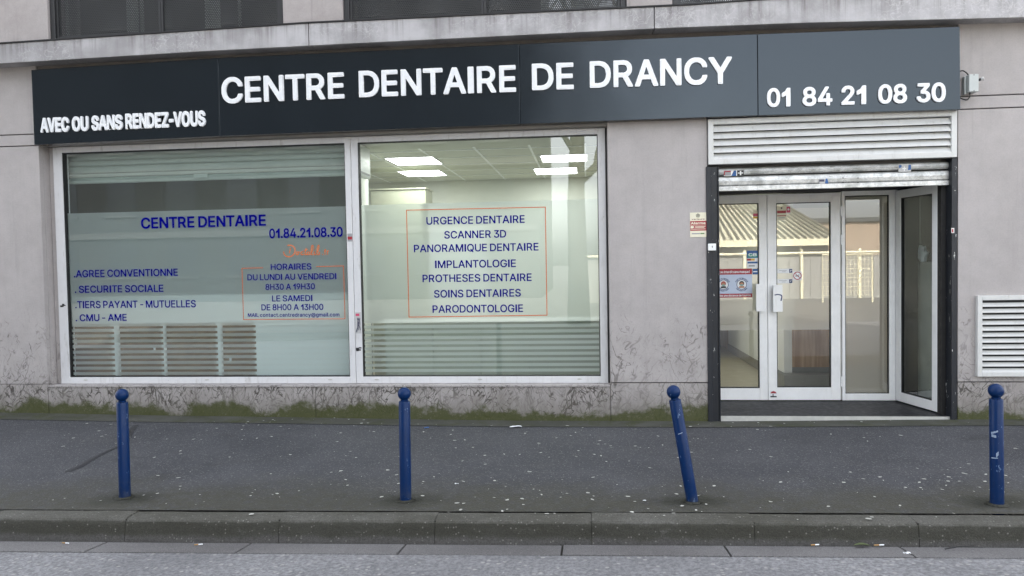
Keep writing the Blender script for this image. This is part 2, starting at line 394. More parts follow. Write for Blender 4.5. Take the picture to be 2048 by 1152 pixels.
def film(name, diff=(.70,.74,.74), kd=.29, rough=.32):
    t = NT(name); p = t.pos()
    df = t.n.new('ShaderNodeBsdfDiffuse'); df.inputs[0].default_value = (*diff, 1)
    tl = t.n.new('ShaderNodeBsdfTranslucent'); tl.inputs[0].default_value = (.93,.95,.94,1)
    rf = t.n.new('ShaderNodeBsdfRefraction'); rf.inputs['Color'].default_value = (.95,.97,.96,1); rf.inputs['Roughness'].default_value = rough; rf.inputs['IOR'].default_value = 1.12
    m = t.n.new('ShaderNodeMixShader'); m.inputs[0].default_value = .22; t.l.new(rf.outputs[0], m.inputs[1]); t.l.new(tl.outputs[0], m.inputs[2])
    m2 = t.n.new('ShaderNodeMixShader'); m2.inputs[0].default_value = kd; t.l.new(m.outputs[0], m2.inputs[1]); t.l.new(df.outputs[0], m2.inputs[2])
    return t.done(m2)
MT['film'] = film('frosted_window_film')
MT['door_film'] = film('frosted_door_film', (.84,.79,.69), .42, .5)
MT['ink'] = plain('blue_vinyl', (.002,.003,.22), .6, 0, .1, 9, .0)
MT['orange'] = plain('orange_vinyl', (.62,.15,.045), .45, 0, .1)
MT['orange_logo'] = plain('bright_orange_vinyl', (.80,.21,.05), .45, 0, .08)
def emit(name, c, s):
    t = NT(name); e = t.n.new('ShaderNodeEmission'); e.inputs[0].default_value = (*c, 1); e.inputs[1].default_value = s; return t.done(e)
MT['led'] = emit('lit_led_diffuser', (1., .985, .94), 3.3)
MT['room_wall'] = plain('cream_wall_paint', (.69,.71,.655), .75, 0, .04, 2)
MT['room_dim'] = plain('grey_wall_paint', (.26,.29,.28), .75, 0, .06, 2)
MT['ceil'] = plain('ceiling_tile', (.60,.62,.54), .85, 0, .05, 3)
MT['tile'] = plain('beige_floor_tile', (.52,.48,.37), .35, 0, .08, 3)
MT['skirt'] = plain('grey_skirting', (.25,.24,.21), .5, 0, .1)
MT['grey_plinth'] = plain('grey_counter_base', (.22,.225,.21), .5, 0, .15, 6)
def wood(name, a, b, sc=7):
    t = NT(name); p = t.pos(); n = t.noise(t.vec(p, (sc, sc, .35)), 2.4, 5, .6); n2 = t.noise(t.vec(p, (40,40,1.5)), 2, 3)
    col = t.mix(t.ramp(n, .33, .67), a, b); col = t.mix(t.math('MULTIPLY', n2, .35), col, tuple(c*.6 for c in a))
    return t.done(t.bsdf(col, .45, 0, None, .4))
MT['wood'] = wood('striped_wood_veneer', (.36,.22,.125), (.64,.45,.29))
MT['wood_dark'] = wood('brown_wood_panel', (.20,.125,.07), (.27,.18,.105), 3)
MT['white_in'] = plain('white_laminate', (.86,.88,.87), .4, 0, .03)
MT['threshold'] = plain('dark_threshold_tile', (.015,.015,.018), .5, 0, .3, 8, .25)
MT['alu'] = plain('aluminium_edge', (.50,.50,.47), .5, .1, .2, 20)
for nm, c in dict(red=(.36,.022,.035), cream=(.78,.74,.58), paper=(.80,.82,.84), sky=(.55,.63,.78), navy=(.012,.03,.13), blackink=(.015,.014,.016), green=(.09,.22,.05),
                  pink=(.62,.08,.16), brown=(.18,.07,.03), skin=(.47,.23,.13), teal=(.16,.42,.38), hair=(.03,.016,.012), redhair=(.42,.05,.05), cbblue=(.02,.10,.30), cbgreen=(.05,.30,.25),
                  yellow=(.75,.45,.05), grey=(.32,.33,.34), tapewhite=(.82,.82,.80), lens=(.20,.03,.05), steel=(.5,.5,.5), graf=(.06,.06,.10)).items():
    MT[nm] = plain('print_'+nm, c, .5, 0, .06, 25)
GLYPHS = r"""
A 881;18,2 0,20 0,55 336,980 360,1000 521,998 545,974 567,918 881,60 881,20 852,0 720,0 704,7 680,49 601,256 293,258 274,249 196,26 181,9 161,0|347,437 527,435 537,442 441,720 428,700 347,461
B 724;20,2 0,31 2,980 31,1000 408,1000 488,987 556,958 605,923 649,872 684,781 684,649 660,592 603,523 684,442 717,364 724,249 711,186 689,135 633,71 590,42 488,7 437,0|192,176 378,172 483,196 519,227 534,260 536,305 523,340 495,380 424,415 378,422 192,420|192,592 351,589 442,614 477,642 501,689 501,735 483,775 453,804 397,823 340,828 192,826
C 856;375,-9 283,13 197,59 117,132 69,197 37,267 5,375 0,426 5,620 29,717 69,803 128,879 192,936 271,982 351,1005 397,1011 545,1005 625,982 671,958 711,931 788,854 832,781 856,700 854,654 832,634 695,636 671,660 644,729 603,777 563,804 499,826 437,834 380,821 329,799 278,762 241,717 212,660 190,580 183,472 196,391 219,324 271,241 305,214 375,179 437,166 539,185 611,227 638,260 671,340 687,358 837,358 854,340 856,294 837,232 792,152 740,91 682,48 614,13 550,-5 512,-11
D 804;20,2 0,31 2,980 31,1000 386,1000 516,976 590,941 633,912 711,832 770,729 793,644 804,547 799,391 775,289 735,203 702,157 633,90 569,48 494,20 391,0|192,176 322,172 448,196 534,249 587,329 609,404 622,495 603,625 576,695 536,751 448,804 378,823 305,828 203,828 188,821
E 644;20,2 0,31 2,980 31,1000 620,998 640,969 638,854 620,832 190,824 192,592 590,587 611,563 611,450 601,430 580,417 192,415 188,186 203,172 625,170 644,146 644,20 614,0
F 634;20,2 0,31 2,980 31,1000 614,998 634,969 633,854 614,832 203,828 188,815 192,580 574,576 592,552 590,426 561,406 192,404 186,20 163,2
G 868;375,-9 316,2 230,37 163,86 75,186 37,267 5,375 0,580 18,684 53,775 112,861 168,920 243,969 316,998 391,1011 505,1011 636,976 722,920 782,861 821,803 856,717 861,660 837,642 687,642 671,660 616,757 569,799 517,821 442,835 335,804 276,766 241,717 212,660 190,580 183,523 188,426 225,313 282,232 340,194 397,174 437,166 505,174 559,192 605,221 649,278 673,329 676,360 665,366 472,366 453,373 441,391 441,512 453,532 472,537 848,536 868,512 868,340 856,272 821,186 768,115 706,59 620,13 558,-5 517,-11
H 793;20,2 0,31 0,969 5,985 31,1000 157,1000 186,980 192,598 596,594 611,609 612,980 642,1000 762,1000 779,995 793,969 793,31 788,15 768,2 642,0 612,20 605,420 203,422 188,410 186,20 163,2
I 234;20,2 0,31 0,974 26,1000 208,1000 229,985 234,969 234,26 208,2
J 622;241,-9 174,7 104,48 57,95 29,135 0,227 2,364 26,382 163,380 181,358 183,300 196,238 225,190 254,174 311,161 362,174 399,197 420,238 433,294 433,974 459,1000 601,998 622,969 622,278 616,221 598,157 559,95 506,44 453,13 373,-11
K 777;20,2 0,31 0,969 5,985 31,1000 157,1000 186,980 188,609 196,594 569,995 585,1000 744,1000 762,995 775,974 770,940 442,589 422,558 770,66 777,44 770,15 744,0 601,0 585,7 282,419 241,384 188,318 185,20 163,2
L 622;20,2 0,31 0,974 26,1000 163,1000 181,985 188,969 188,181 203,172 601,170 622,146 622,26 607,7 590,0
M 1000;20,2 0,31 0,969 7,989 31,1000 208,1000 234,985 499,309 766,985 790,1000 967,1000 987,991 1000,969 1000,31 991,13 967,0 843,0 814,20 808,569 795,558 585,20 561,2 442,0 413,20 197,563 185,574 181,26 157,2
N 804;20,2 0,31 0,969 5,985 31,1000 179,1000 203,989 578,397 620,347 623,974 647,1000 773,1000 790,995 804,969 804,31 799,15 773,0 625,0 601,13 203,644 190,649 186,26 163,2
O 896;375,-9 283,13 197,59 117,132 69,197 37,267 5,375 0,426 5,620 29,717 64,792 137,888 192,936 271,982 351,1005 397,1011 545,1005 636,976 713,929 793,848 837,781 872,695 890,609 896,547 890,386 872,305 832,208 777,130 707,66 625,18 558,-4 512,-11|422,168 466,166 523,179 563,196 622,238 684,340 702,404 713,495 689,644 636,742 598,781 545,810 448,835 351,810 298,781 258,740 212,660 183,523 196,391 225,313 252,267 276,236 322,203 375,179
P 707;20,2 0,31 2,980 31,1000 397,1000 483,987 561,952 654,867 684,815 702,751 707,625 695,558 660,483 585,402 539,373 477,351 373,338 192,335 186,20 163,2|192,517 386,516 431,528 470,548 501,592 519,654 512,724 484,775 442,808 391,823 346,828 192,826
Q 896;676,-82 596,5 512,-11 386,-11 316,2 243,31 163,86 115,135 69,197 37,267 13,340 0,426 0,574 24,700 64,792 137,888 192,936 271,982 397,1011 505,1011 625,982 713,929 792,852 837,781 861,729 885,644 896,547 890,386 850,243 815,181 753,101 843,-26 845,-60 819,-84|422,168 466,168 470,181 384,294 377,318 382,346 408,360 545,358 625,265 636,261 662,294 695,375 713,495 689,644 636,742 598,781 545,810 448,835 351,810 298,781 258,740 212,660 183,523 196,391 225,313 252,267 276,236 322,203 375,179
R 740;20,2 0,31 2,980 31,1000 402,1000 505,982 569,952 656,872 689,808 707,735 707,633 695,563 665,501 614,441 561,404 556,391 737,60 740,20 711,0 556,4 516,55 356,353 340,360 203,360 188,346 186,20 163,2|192,541 391,537 472,569 495,592 519,654 517,711 494,770 453,804 397,823 346,828 192,826
S 748;311,-15 190,13 128,48 73,95 35,146 13,197 0,267 5,305 31,320 168,318 192,294 207,243 236,203 311,168 397,161 472,179 528,212 558,267 558,313 536,346 490,375 219,459 122,516 68,569 42,614 27,665 29,775 66,868 117,925 179,971 282,1005 437,1011 556,982 656,912 718,821 731,770 728,711 706,693 569,695 550,711 532,762 510,793 459,821 373,839 294,821 250,797 230,775 212,735 218,695 236,665 282,636 534,559 609,525 654,492 697,450 729,397 748,318 748,260 735,192 718,152 686,106 614,42 545,7 477,-11
T 770;316,2 296,31 294,821 282,828 18,832 0,854 2,980 31,1000 750,998 770,969 770,854 751,832 494,828 481,821 479,26 453,2
U 793;356,-15 254,2 157,48 73,122 18,221 0,318 2,980 31,1000 163,1000 186,980 188,346 196,313 218,254 260,208 300,185 356,168 431,166 483,179 552,221 587,272 603,324 611,369 612,980 636,1000 773,998 793,969 793,289 775,214 746,157 707,106 631,42 516,-5 431,-16
V 881;360,2 342,20 325,60 5,929 0,980 29,1000 166,1000 190,980 433,294 446,278 691,980 715,1000 863,998 881,980 881,940 550,31 521,2
W 1263;271,2 252,26 7,923 0,969 9,989 31,1000 157,1000 174,995 192,974 356,344 369,364 532,980 563,1000 706,1000 722,995 737,974 905,344 912,351 1075,980 1106,1000 1230,1000 1250,991 1263,969 1254,912 1026,77 1002,13 980,0 837,0 819,7 803,26 654,569 631,633 461,20 431,0
X 863;18,2 0,20 2,57 314,512 24,940 27,985 53,1000 196,1000 212,995 422,684 435,676 658,995 675,1000 817,1000 835,995 848,974 846,945 550,517 863,55 861,15 835,0 693,0 675,7 651,31 442,340 430,347 190,7 172,0
Y 867;360,2 340,31 338,404 0,945 0,980 29,1000 172,1000 190,995 214,969 435,611 678,991 698,1000 846,998 867,974 859,929 532,404 527,20 503,2
Z 724;20,2 0,31 0,122 7,146 470,821 459,828 20,832 0,854 2,982 31,1000 700,998 718,974 717,861 254,181 265,172 706,170 724,146 722,20 695,0
0 726;294,-9 219,13 152,59 90,128 53,192 31,254 7,375 0,450 7,625 26,724 53,803 101,885 166,952 227,987 272,1004 318,1011 415,1011 488,993 558,954 625,885 673,803 695,746 720,625 726,547 720,375 695,254 667,181 638,128 578,60 506,13 431,-9|344,163 375,161 415,174 455,197 479,227 525,335 543,455 537,603 506,717 479,775 442,812 369,841 289,815 241,762 201,665 183,547 190,397 219,283 271,197
1 473;260,2 239,31 238,598 225,600 60,523 20,523 0,547 0,706 31,742 192,830 282,974 305,998 448,1000 468,985 473,969 473,26 448,2
2 667;20,2 0,26 2,135 393,558 439,620 468,700 466,740 437,797 391,826 322,841 271,826 223,797 196,746 186,684 168,665 26,665 5,689 5,746 33,843 62,888 132,958 185,987 236,1004 380,1011 488,982 539,949 589,899 633,832 651,757 644,633 603,541 563,481 289,179 300,172 647,170 667,146 665,20 636,0
3 707;278,-9 163,26 112,59 51,117 13,186 0,249 5,294 31,309 168,307 186,289 214,221 236,197 300,168 369,161 426,174 488,212 512,254 517,324 483,399 426,433 356,452 232,452 207,477 208,598 382,797 397,826 66,832 46,854 48,980 77,1000 649,998 667,974 664,854 448,603 517,581 598,536 645,488 673,450 695,397 707,329 707,260 684,168 651,117 598,64 528,20 420,-11
4 748;459,2 441,26 435,192 20,197 0,221 0,335 29,397 375,976 402,1000 528,1000 558,980 558,940 227,375 238,366 435,369 442,633 466,651 596,651 622,625 623,375 636,366 722,366 742,351 748,335 748,227 728,197 625,190 622,31 609,7 590,0
5 671;258,-9 207,2 143,31 60,101 27,146 5,203 0,291 24,309 161,307 177,289 199,232 223,201 269,174 338,161 395,179 441,208 470,254 488,340 475,391 435,461 400,484 355,501 280,501 166,452 57,459 35,466 18,483 15,552 62,969 80,995 97,1000 605,998 625,969 625,854 612,835 594,828 239,828 227,803 214,671 223,660 303,680 377,680 446,667 497,647 537,622 598,563 642,495 665,426 671,283 658,214 631,152 598,106 548,59 508,31 463,7 389,-11
6 662;265,-9 203,7 139,42 88,86 48,141 5,249 0,358 7,410 24,472 69,569 336,969 373,1000 517,1000 539,980 539,945 344,654 380,642 453,633 505,612 550,583 609,525 644,461 662,391 660,243 644,186 609,122 570,77 510,31 464,7 391,-11|302,163 362,163 431,197 466,249 484,318 472,380 444,431 408,463 340,486 294,479 230,442 196,386 183,335 190,278 225,208 243,190
7 667;82,2 64,20 64,55 448,821 437,828 20,832 0,854 2,980 31,1000 647,998 667,974 665,837 261,26 230,2
8 704;278,-9 186,13 128,44 53,112 7,192 0,227 0,335 20,404 64,472 119,523 66,592 37,660 35,792 57,854 90,901 170,971 261,1005 404,1011 483,993 559,952 627,885 662,815 669,775 669,684 662,649 633,587 585,523 654,450 691,386 704,335 702,227 665,133 612,71 563,37 483,2 420,-11|314,163 380,161 444,179 481,203 501,232 514,267 514,318 484,375 455,399 380,428 329,428 238,393 203,351 183,289 203,227 238,190|320,603 375,601 431,625 455,642 479,684 486,717 479,757 455,801 415,826 364,841 289,826 254,806 225,762 218,700 236,654 267,625
9 662;144,2 126,26 133,66 325,346 316,355 208,367 157,389 122,411 53,483 24,534 5,598 0,706 13,786 31,834 86,912 168,976 219,998 282,1011 380,1011 426,1004 488,982 536,952 594,894 622,854 644,808 662,740 662,609 654,569 622,477 563,375 331,31 294,2|314,517 373,523 437,558 466,603 484,671 477,717 448,782 413,815 351,839 289,834 230,797 201,751 183,684 196,614 214,580 254,539
. 234;71,-4 9,55 0,84 2,152 24,186 71,221 135,229 168,221 214,183 232,152 234,84 227,55 163,-4
- 479;20,346 0,375 0,488 20,512 448,514 477,495 479,369 459,346
! 232;69,-4 31,24 0,66 0,152 22,186 69,221 99,229 161,221 201,194 232,146 232,90 225,60 210,38 161,-4|48,294 29,313 22,335 16,974 42,1000 185,1000 205,985 210,969 205,318 179,293
@ 1154;505,-243 386,-221 283,-181 192,-119 99,-20 42,90 5,227 0,283 5,495 37,614 93,729 179,828 254,885 362,936 459,960 505,965 728,960 848,925 945,867 1027,792 1090,706 1135,598 1154,506 1148,267 1130,186 1101,122 1042,59 996,31 929,18 843,24 773,48 728,82 665,42 596,24 512,24 453,37 408,59 349,112 309,168 276,272 269,335 274,450 293,512 349,603 408,656 466,684 528,697 603,697 695,671 722,680 832,680 850,671 863,649 863,227 874,197 899,179 916,179 945,196 969,243 987,369 987,450 963,563 918,654 856,724 751,781 654,806 534,806 472,793 391,764 314,717 260,656 219,587 185,477 172,380 190,214 212,146 252,71 305,13 362,-26 426,-55 517,-79 660,-84 832,-40 870,-42 888,-60 914,-133 909,-185 894,-197 843,-216 687,-245|537,192 574,188 609,196 651,221 678,267 697,346 691,431 667,495 631,519 590,532 545,530 488,503 459,461 441,410 441,329 453,278 486,221
a 629;227,-15 124,13 80,44 26,106 0,181 0,283 9,318 35,364 82,410 124,433 227,463 435,495 446,512 435,552 420,574 399,590 329,605 249,581 221,559 181,510 141,503 38,534 20,552 20,587 64,660 117,711 181,748 283,771 380,771 450,759 523,724 578,671 605,633 622,580 629,528 629,26 603,2 472,2 439,27 347,-11|258,157 324,157 399,190 433,238 446,278 444,322 431,325 283,303 203,272 185,238 190,197 203,179
b 686;324,-15 261,-4 186,38 170,13 152,2 26,2 4,20 0,969 20,998 152,1000 176,980 181,718 238,753 307,771 410,771 495,746 547,715 614,645 651,580 673,517 686,431 680,278 662,203 622,122 561,55 501,13 426,-11|320,157 353,155 399,168 446,203 479,260 503,364 495,442 463,534 415,581 358,600 289,592 230,552 197,488 177,397 190,289 225,214 272,174
c 667;311,-15 241,-4 185,20 119,66 69,122 29,192 7,267 0,318 0,442 18,534 46,598 80,649 133,702 163,724 236,759 300,771 402,771 483,753 569,704 616,654 649,603 662,569 660,523 636,505 550,481 516,481 492,501 453,563 402,592 322,600 265,576 212,512 183,410 183,346 212,243 260,185 287,168 340,155 397,163 442,185 466,208 494,261 516,280 556,280 647,256 665,238 667,203 631,122 545,37 477,2 431,-9
d 686;294,-15 196,7 137,44 82,99 35,176 13,238 0,318 0,450 24,558 79,654 143,717 219,759 282,771 378,771 431,759 499,724 505,980 528,1000 665,998 686,969 682,20 660,2 534,2 514,15 499,40 424,-4 351,-16|325,157 356,155 402,168 450,203 483,260 508,375 495,466 466,534 419,581 362,600 294,592 236,554 207,506 183,410 188,318 218,232 260,185
e 682;322,-15 249,-4 168,31 119,66 64,130 29,192 5,272 0,437 18,534 51,609 80,649 139,709 190,742 254,764 391,771 459,759 523,729 574,691 633,620 660,563 678,488 682,329 653,309 203,309 190,300 201,260 241,197 294,168 340,155 386,157 448,179 477,207 497,243 523,263 644,238 671,216 673,192 660,152 633,106 580,53 539,26 437,-11|199,477 477,475 488,488 472,528 431,574 378,598 346,601 294,592 236,559 207,517 196,488
f 501;155,2 135,31 135,592 122,600 26,601 7,612 0,633 2,740 26,761 133,766 137,878 150,918 174,954 236,1009 276,1027 351,1040 464,1027 490,1015 501,991 472,878 448,857 378,865 338,856 320,826 314,792 314,770 322,761 442,761 464,750 473,729 473,633 468,614 448,601 327,600 314,592 311,20 287,2
g 686;271,-272 196,-254 122,-216 35,-122 27,-99 35,-71 104,-24 139,-7 163,-5 183,-15 225,-66 276,-95 327,-108 402,-101 477,-60 501,-7 506,55 499,60 444,26 397,13 260,13 163,48 84,112 29,197 0,318 0,455 24,558 69,644 133,709 174,737 241,764 282,771 386,771 448,753 499,720 514,746 534,761 665,759 686,729 686,-37 665,-112 638,-157 587,-208 516,-249 413,-274|325,181 362,177 408,190 457,227 488,283 508,369 501,450 472,528 431,576 362,600 294,592 239,558 207,506 183,415 190,318 223,238 254,208
h 623;20,2 0,31 2,974 26,1000 152,1000 177,974 181,724 238,753 307,771 431,766 472,753 525,724 567,684 596,638 623,541 623,26 609,7 592,0 472,2 448,20 446,461 439,506 417,558 399,576 346,598 307,600 261,587 223,563 203,534 185,488 177,437 176,20 152,2
i 221;42,2 22,31 24,735 48,761 174,761 194,746 199,729 199,26 174,2|71,814 40,832 7,872 0,899 7,963 22,985 66,1022 101,1029 157,1022 192,1000 221,958 221,878 205,854 157,814
j 313;20,-260 0,-236 2,-112 20,-93 77,-84 93,-73 113,-15 115,735 139,761 265,761 285,746 291,729 289,-93 267,-157 203,-227 128,-256|163,814 132,832 99,872 91,894 93,952 112,984 157,1022 192,1029 249,1022 283,1000 313,958 313,878 260,819 230,812
k 651;20,2 0,31 2,974 26,1000 152,1000 172,985 177,969 181,506 192,508 437,759 598,761 622,740 622,706 594,671 366,442 358,426 645,60 651,26 627,2 459,4 216,298 192,285 179,267 176,20 152,2
l 234;20,2 0,31 0,1009 26,1035 208,1035 229,1020 234,1004 234,26 208,2
m 989;20,2 0,31 0,729 15,755 33,761 152,761 186,728 272,770 358,777 450,753 523,687 574,729 627,759 673,771 751,777 826,764 878,742 912,715 952,665 982,598 989,558 989,31 974,7 958,0 843,0 814,20 812,495 786,570 735,598 706,603 673,598 631,580 609,558 590,512 583,477 581,20 552,0 437,0 420,7 406,31 406,506 377,574 346,592 300,603 272,598 221,570 185,501 177,455 176,20 152,2
n 623;20,2 0,31 4,740 26,761 152,761 186,722 272,764 399,771 461,759 506,735 541,709 581,660 611,603 623,547 620,20 598,2 477,0 448,20 446,461 439,506 417,558 399,576 346,598 307,600 261,587 223,563 203,534 185,488 177,437 176,20 152,2
o 702;311,-15 241,-4 185,20 119,66 69,122 29,192 7,267 0,318 0,442 18,534 46,598 80,649 133,702 208,748 260,764 300,771 408,771 483,753 539,724 611,660 649,609 671,563 697,477 702,318 684,227 660,168 585,69 523,24 477,2 378,-16|325,157 362,155 397,163 453,196 472,214 501,272 519,346 519,410 483,523 437,576 373,600 316,598 254,567 207,501 183,410 183,346 214,241 258,186
p 686;20,-260 0,-230 4,740 26,761 152,761 172,746 186,717 238,753 307,771 410,771 495,746 547,715 614,645 651,580 673,517 686,431 686,329 673,243 645,163 603,99 558,53 512,20 455,-4 380,-16 289,-11 261,-4 192,38 181,38 176,-243 152,-261|320,157 353,155 399,168 446,203 479,260 503,364 495,442 463,534 415,581 358,600 289,592 230,552 197,488 177,397 190,289 225,214 272,174
q 684;523,-260 503,-230 499,37 424,-4 351,-16 254,-11 196,7 137,44 86,95 46,152 13,238 0,318 0,442 24,558 79,654 143,717 219,759 282,771 378,771 431,759 499,717 514,746 534,761 660,761 682,740 684,-236 660,-261|325,157 356,155 402,168 450,203 483,260 508,375 495,466 466,534 419,581 362,600 294,592 236,554 207,506 183,410 188,318 218,232 260,185
r 417;20,2 0,31 4,740 26,761 146,761 186,733 232,759 278,771 399,770 417,740 417,620 411,603 391,589 307,594 261,581 212,552 185,495 177,455 176,20 152,2
s 605;260,-15 152,7 73,55 42,88 13,135 0,176 2,221 31,245 144,263 168,245 208,179 271,155 322,155 397,183 415,208 415,238 402,258 373,272 179,322 88,373 53,410 24,461 16,495 16,580 48,656 128,729 219,766 367,771 464,742 539,680 563,649 587,598 581,541 569,528 517,516 442,510 422,523 380,587 335,605 289,605 219,578 207,563 201,534 214,512 243,494 448,439 523,400 570,351 592,318 605,272 605,186 592,141 569,101 494,31 448,7 380,-11
t 444;265,-4 188,26 143,71 121,106 108,157 106,592 93,600 18,603 0,625 2,740 26,761 104,766 108,907 133,931 265,929 283,907 287,766 402,761 428,735 428,633 419,612 402,601 300,600 285,592 285,227 293,186 305,168 333,161 402,166 422,152 444,66 444,26 426,4 397,-5
u 623;238,-9 192,-4 110,31 49,93 15,163 0,227 4,740 33,761 152,761 176,740 177,313 185,260 203,214 227,190 267,168 307,161 358,174 399,197 439,272 446,318 448,740 472,761 603,759 623,729 622,20 598,2 472,2 455,13 437,38 346,-4
v 711;282,2 258,26 22,638 0,700 0,740 29,761 161,761 186,740 355,293 525,746 550,761 693,759 709,740 711,706 448,20 424,2
w 1022;232,2 214,20 196,66 2,706 0,735 11,751 31,761 157,761 186,740 293,364 305,340 419,740 437,759 585,761 609,740 711,364 722,342 841,746 867,761 991,761 1015,750 1022,735 1022,700 821,38 806,9 786,0 665,0 634,20 525,404 512,426 391,20 369,2
x 680;20,2 0,26 7,66 229,391 20,700 24,746 49,761 197,757 340,548 351,554 466,731 494,757 638,761 654,755 667,735 662,695 453,386 673,66 680,44 675,15 649,0 499,4 340,230 186,7 168,0
y 711;93,-261 69,-250 49,-225 75,-112 99,-91 172,-91 207,-77 230,-37 254,31 5,684 0,740 29,761 161,761 186,740 355,293 525,746 550,761 693,759 709,740 711,706 378,-144 303,-229 252,-254 218,-261
z 611;20,2 0,26 2,135 344,580 335,589 31,590 11,620 11,729 16,746 42,761 569,761 585,755 600,729 600,633 592,609 267,181 276,172 590,170 611,141 611,31 605,15 580,0
"""
# ------------------------------------------------------------------ lettering
GL = {}
for ln in GLYPHS.strip('\n').split('\n'):
    ch, rest = ln[0], ln[2:]; w, loops = rest.split(';')
    GL[ch] = (int(w)/1000, [[tuple(int(a)/1000 for a in p.split(',')) for p in l.split(' ')] for l in loops.split('|')])
_w, _l = GL['e']; GL['è'] = (_w, _l+[[(.2,.98),(.33,.80),(.47,.80),(.38,.98)]])
OPEN = set('AVTYL')
def gaps(a, b):
    if a == ' ' or b == ' ': return 0
    g = .12
    if a in OPEN: g -= .05
    if b in 'AVTY': g -= .05
    if a in 'OCDQGS0368e': g -= .02
    if b in 'OCDQGS0368e': g -= .02
    return g
def layout(s, track=0.):
    x = 0; out = []; prev = None
    for ch in s:
        if ch == ' ': x += .36; prev = ' '; continue
        if prev: x += gaps(prev, ch)+track
        out.append((ch, x)); x += GL[ch][0]; prev = ch
    return out, x
def off_loop(l, d):
    if not d: return l
    n = len(l); r = []
    for i in range(n):
        a, b, c = Vector(l[i-1]), Vector(l[i]), Vector(l[(i+1)%n])
        e1, e2 = (b-a), (c-b)
        if e1.length < 1e-9 or e2.length < 1e-9: r.append(tuple(b)); continue
        n1 = Vector((e1.y,-e1.x)).normalized(); n2 = Vector((e2.y,-e2.x)).normalized()
        m = n1+n2
        if m.length < 1e-6: r.append(tuple(b)); continue
        m = m/max(m.length_squared/2, .5)
        r.append((b.x+m.x*d, b.y+m.y*d))
    return r
def area(l): return sum(l[i-1][0]*l[i][1]-l[i][0]*l[i-1][1] for i in range(len(l)))/2
for ch, (w, loops) in GL.items():        # outer loops counter-clockwise
    big = max(loops, key=lambda l: abs(area(l)))
    if area(big) < 0: GL[ch] = (w, [l[::-1] for l in loops])
def glyph_into(mb, ch, fn, depth, d=0., sides=True, lift=0.):
    "fn maps glyph coords (cap height 1) and a depth to a world point"
    loops = [off_loop(l, d) for l in GL[ch][1]]
    outer = [l for l in loops if area(l) > 0]; holes = [l for l in loops if area(l) <= 0]
    groups = []
    if len(outer) == 1: groups = [loops]
    else: groups = [[o] for o in outer]; groups[max(range(len(outer)), key=lambda i: area(outer[i]))] += holes
    for g in groups:
        flat = [p for l in g for p in l]
        tris = tessellate_polygon([[Vector((p[0], p[1], 0)) for p in l] for l in g])
        base = len(mb.v); mb.v += [tuple(fn(p[0], p[1], depth+lift)) for p in flat]
        for a, b, c in tris:
            pa, pb, pc = flat[a], flat[b], flat[c]
            if (pb[0]-pa[0])*(pc[1]-pa[1])-(pb[1]-pa[1])*(pc[0]-pa[0]) < 0: b, c = c, b
            mb.f.append((base+a, base+b, base+c)); mb.m.append(mb.mi)
        if sides and depth > 0:
            for l in g:
                k = len(mb.v); n = len(l)
                mb.v += [tuple(fn(p[0], p[1], depth)) for p in l]+[tuple(fn(p[0], p[1], 0)) for p in l]
                for i in range(n):
                    j = (i+1) % n; mb.f.append((k+i, k+n+i, k+n+j, k+j)); mb.m.append(mb.mi)
def text_line(mb, s, A, B, cap, depth=.0004, d=-.008, Yp=None):
    "string from base-left point A to base-right point B (world points on one plane facing the street)"
    lay, W = layout(s); A, B = Vector(A), Vector(B); ex = (B-A)/W; ez = Vector((0, 0, 1))*cap
    for ch, x0 in lay:
        glyph_into(mb, ch, lambda u, v, dp, x0=x0: A+ex*(x0+u)+ez*v+Vector((0,-dp,0)), depth, d, sides=depth > .002)

# ------------------------------------------------------------------ ground, kerb, road
def interp(tab, x):
    if x <= tab[0][0]: return tab[0][1]
    for (a, b), (c, d) in zip(tab, tab[1:]):
        if x <= c:
            t = (x-a)/(c-a); t = t*t*(3-2*t)*.4+t*.6; return b+(d-b)*t
    return tab[-1][1]
WALLZ = [(-14,.12),(-6.55,.064),(-4.2,.033),(-.8,-.003),(1.21,-.003),(3.63,.025),(14,.10)]
def zwall(x): return interp(WALLZ, x)
def zkerb(x): return .0165+.0122*max(-9, min(9, x))
def zgut(x): return -.122+.0150*max(-9, min(9, x))
def zroad(x): return -.100+.0160*max(-9, min(9, x))
def zpav(x, y):
    t = max(0, min(1, -y/2.85)); return zwall(x)*(1-t)+zkerb(x)*t + .012*math.sin(t*math.pi)*(-1)
def sheet(name, x0, x1, ys, zf, mat, nx=80, dz=0.):
    mb = MB(); xs = [x0+(x1-x0)*i/nx for i in range(nx+1)]
    for y in ys: mb.v += [(x, y, zf(x, y)+dz) for x in xs]
    for j in range(len(ys)-1):
        for i in range(nx):
            a = j*(nx+1)+i; q = (a, a+1, a+nx+2, a+nx+1)
            mb.f.append(q if ys[j+1] > ys[j] else q[::-1]); mb.m.append(0)
    return mb.build(name, mat, smooth=True)
MT['ground'] = asphalt('far_ground', (.13,.128,.12), (.18,.175,.165), 20, .2)
g = MB(); g.poly([(-500,-500,-.45),(500,-500,-.45),(500,500,-.45),(-500,500,-.45)]); struct(g.build('ground', MT['ground']))
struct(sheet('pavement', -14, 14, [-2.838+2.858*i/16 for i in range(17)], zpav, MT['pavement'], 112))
struct(sheet('pavement_edge_strip', -14, 14, [-.27, -.13, .0], zpav, MT['moss'], 112, .005))
def roadz(x, y):
    t = (-3.27-y)/4.0; return zroad(x)+.07*(1-(1-min(1, t))**2) if t < 1.2 else zroad(x)+.07
struct(sheet('road', -14, 14, [-3.27, -3.6, -4.2, -5.2, -6.5, -8, -9.4], roadz, MT['road'], 40))
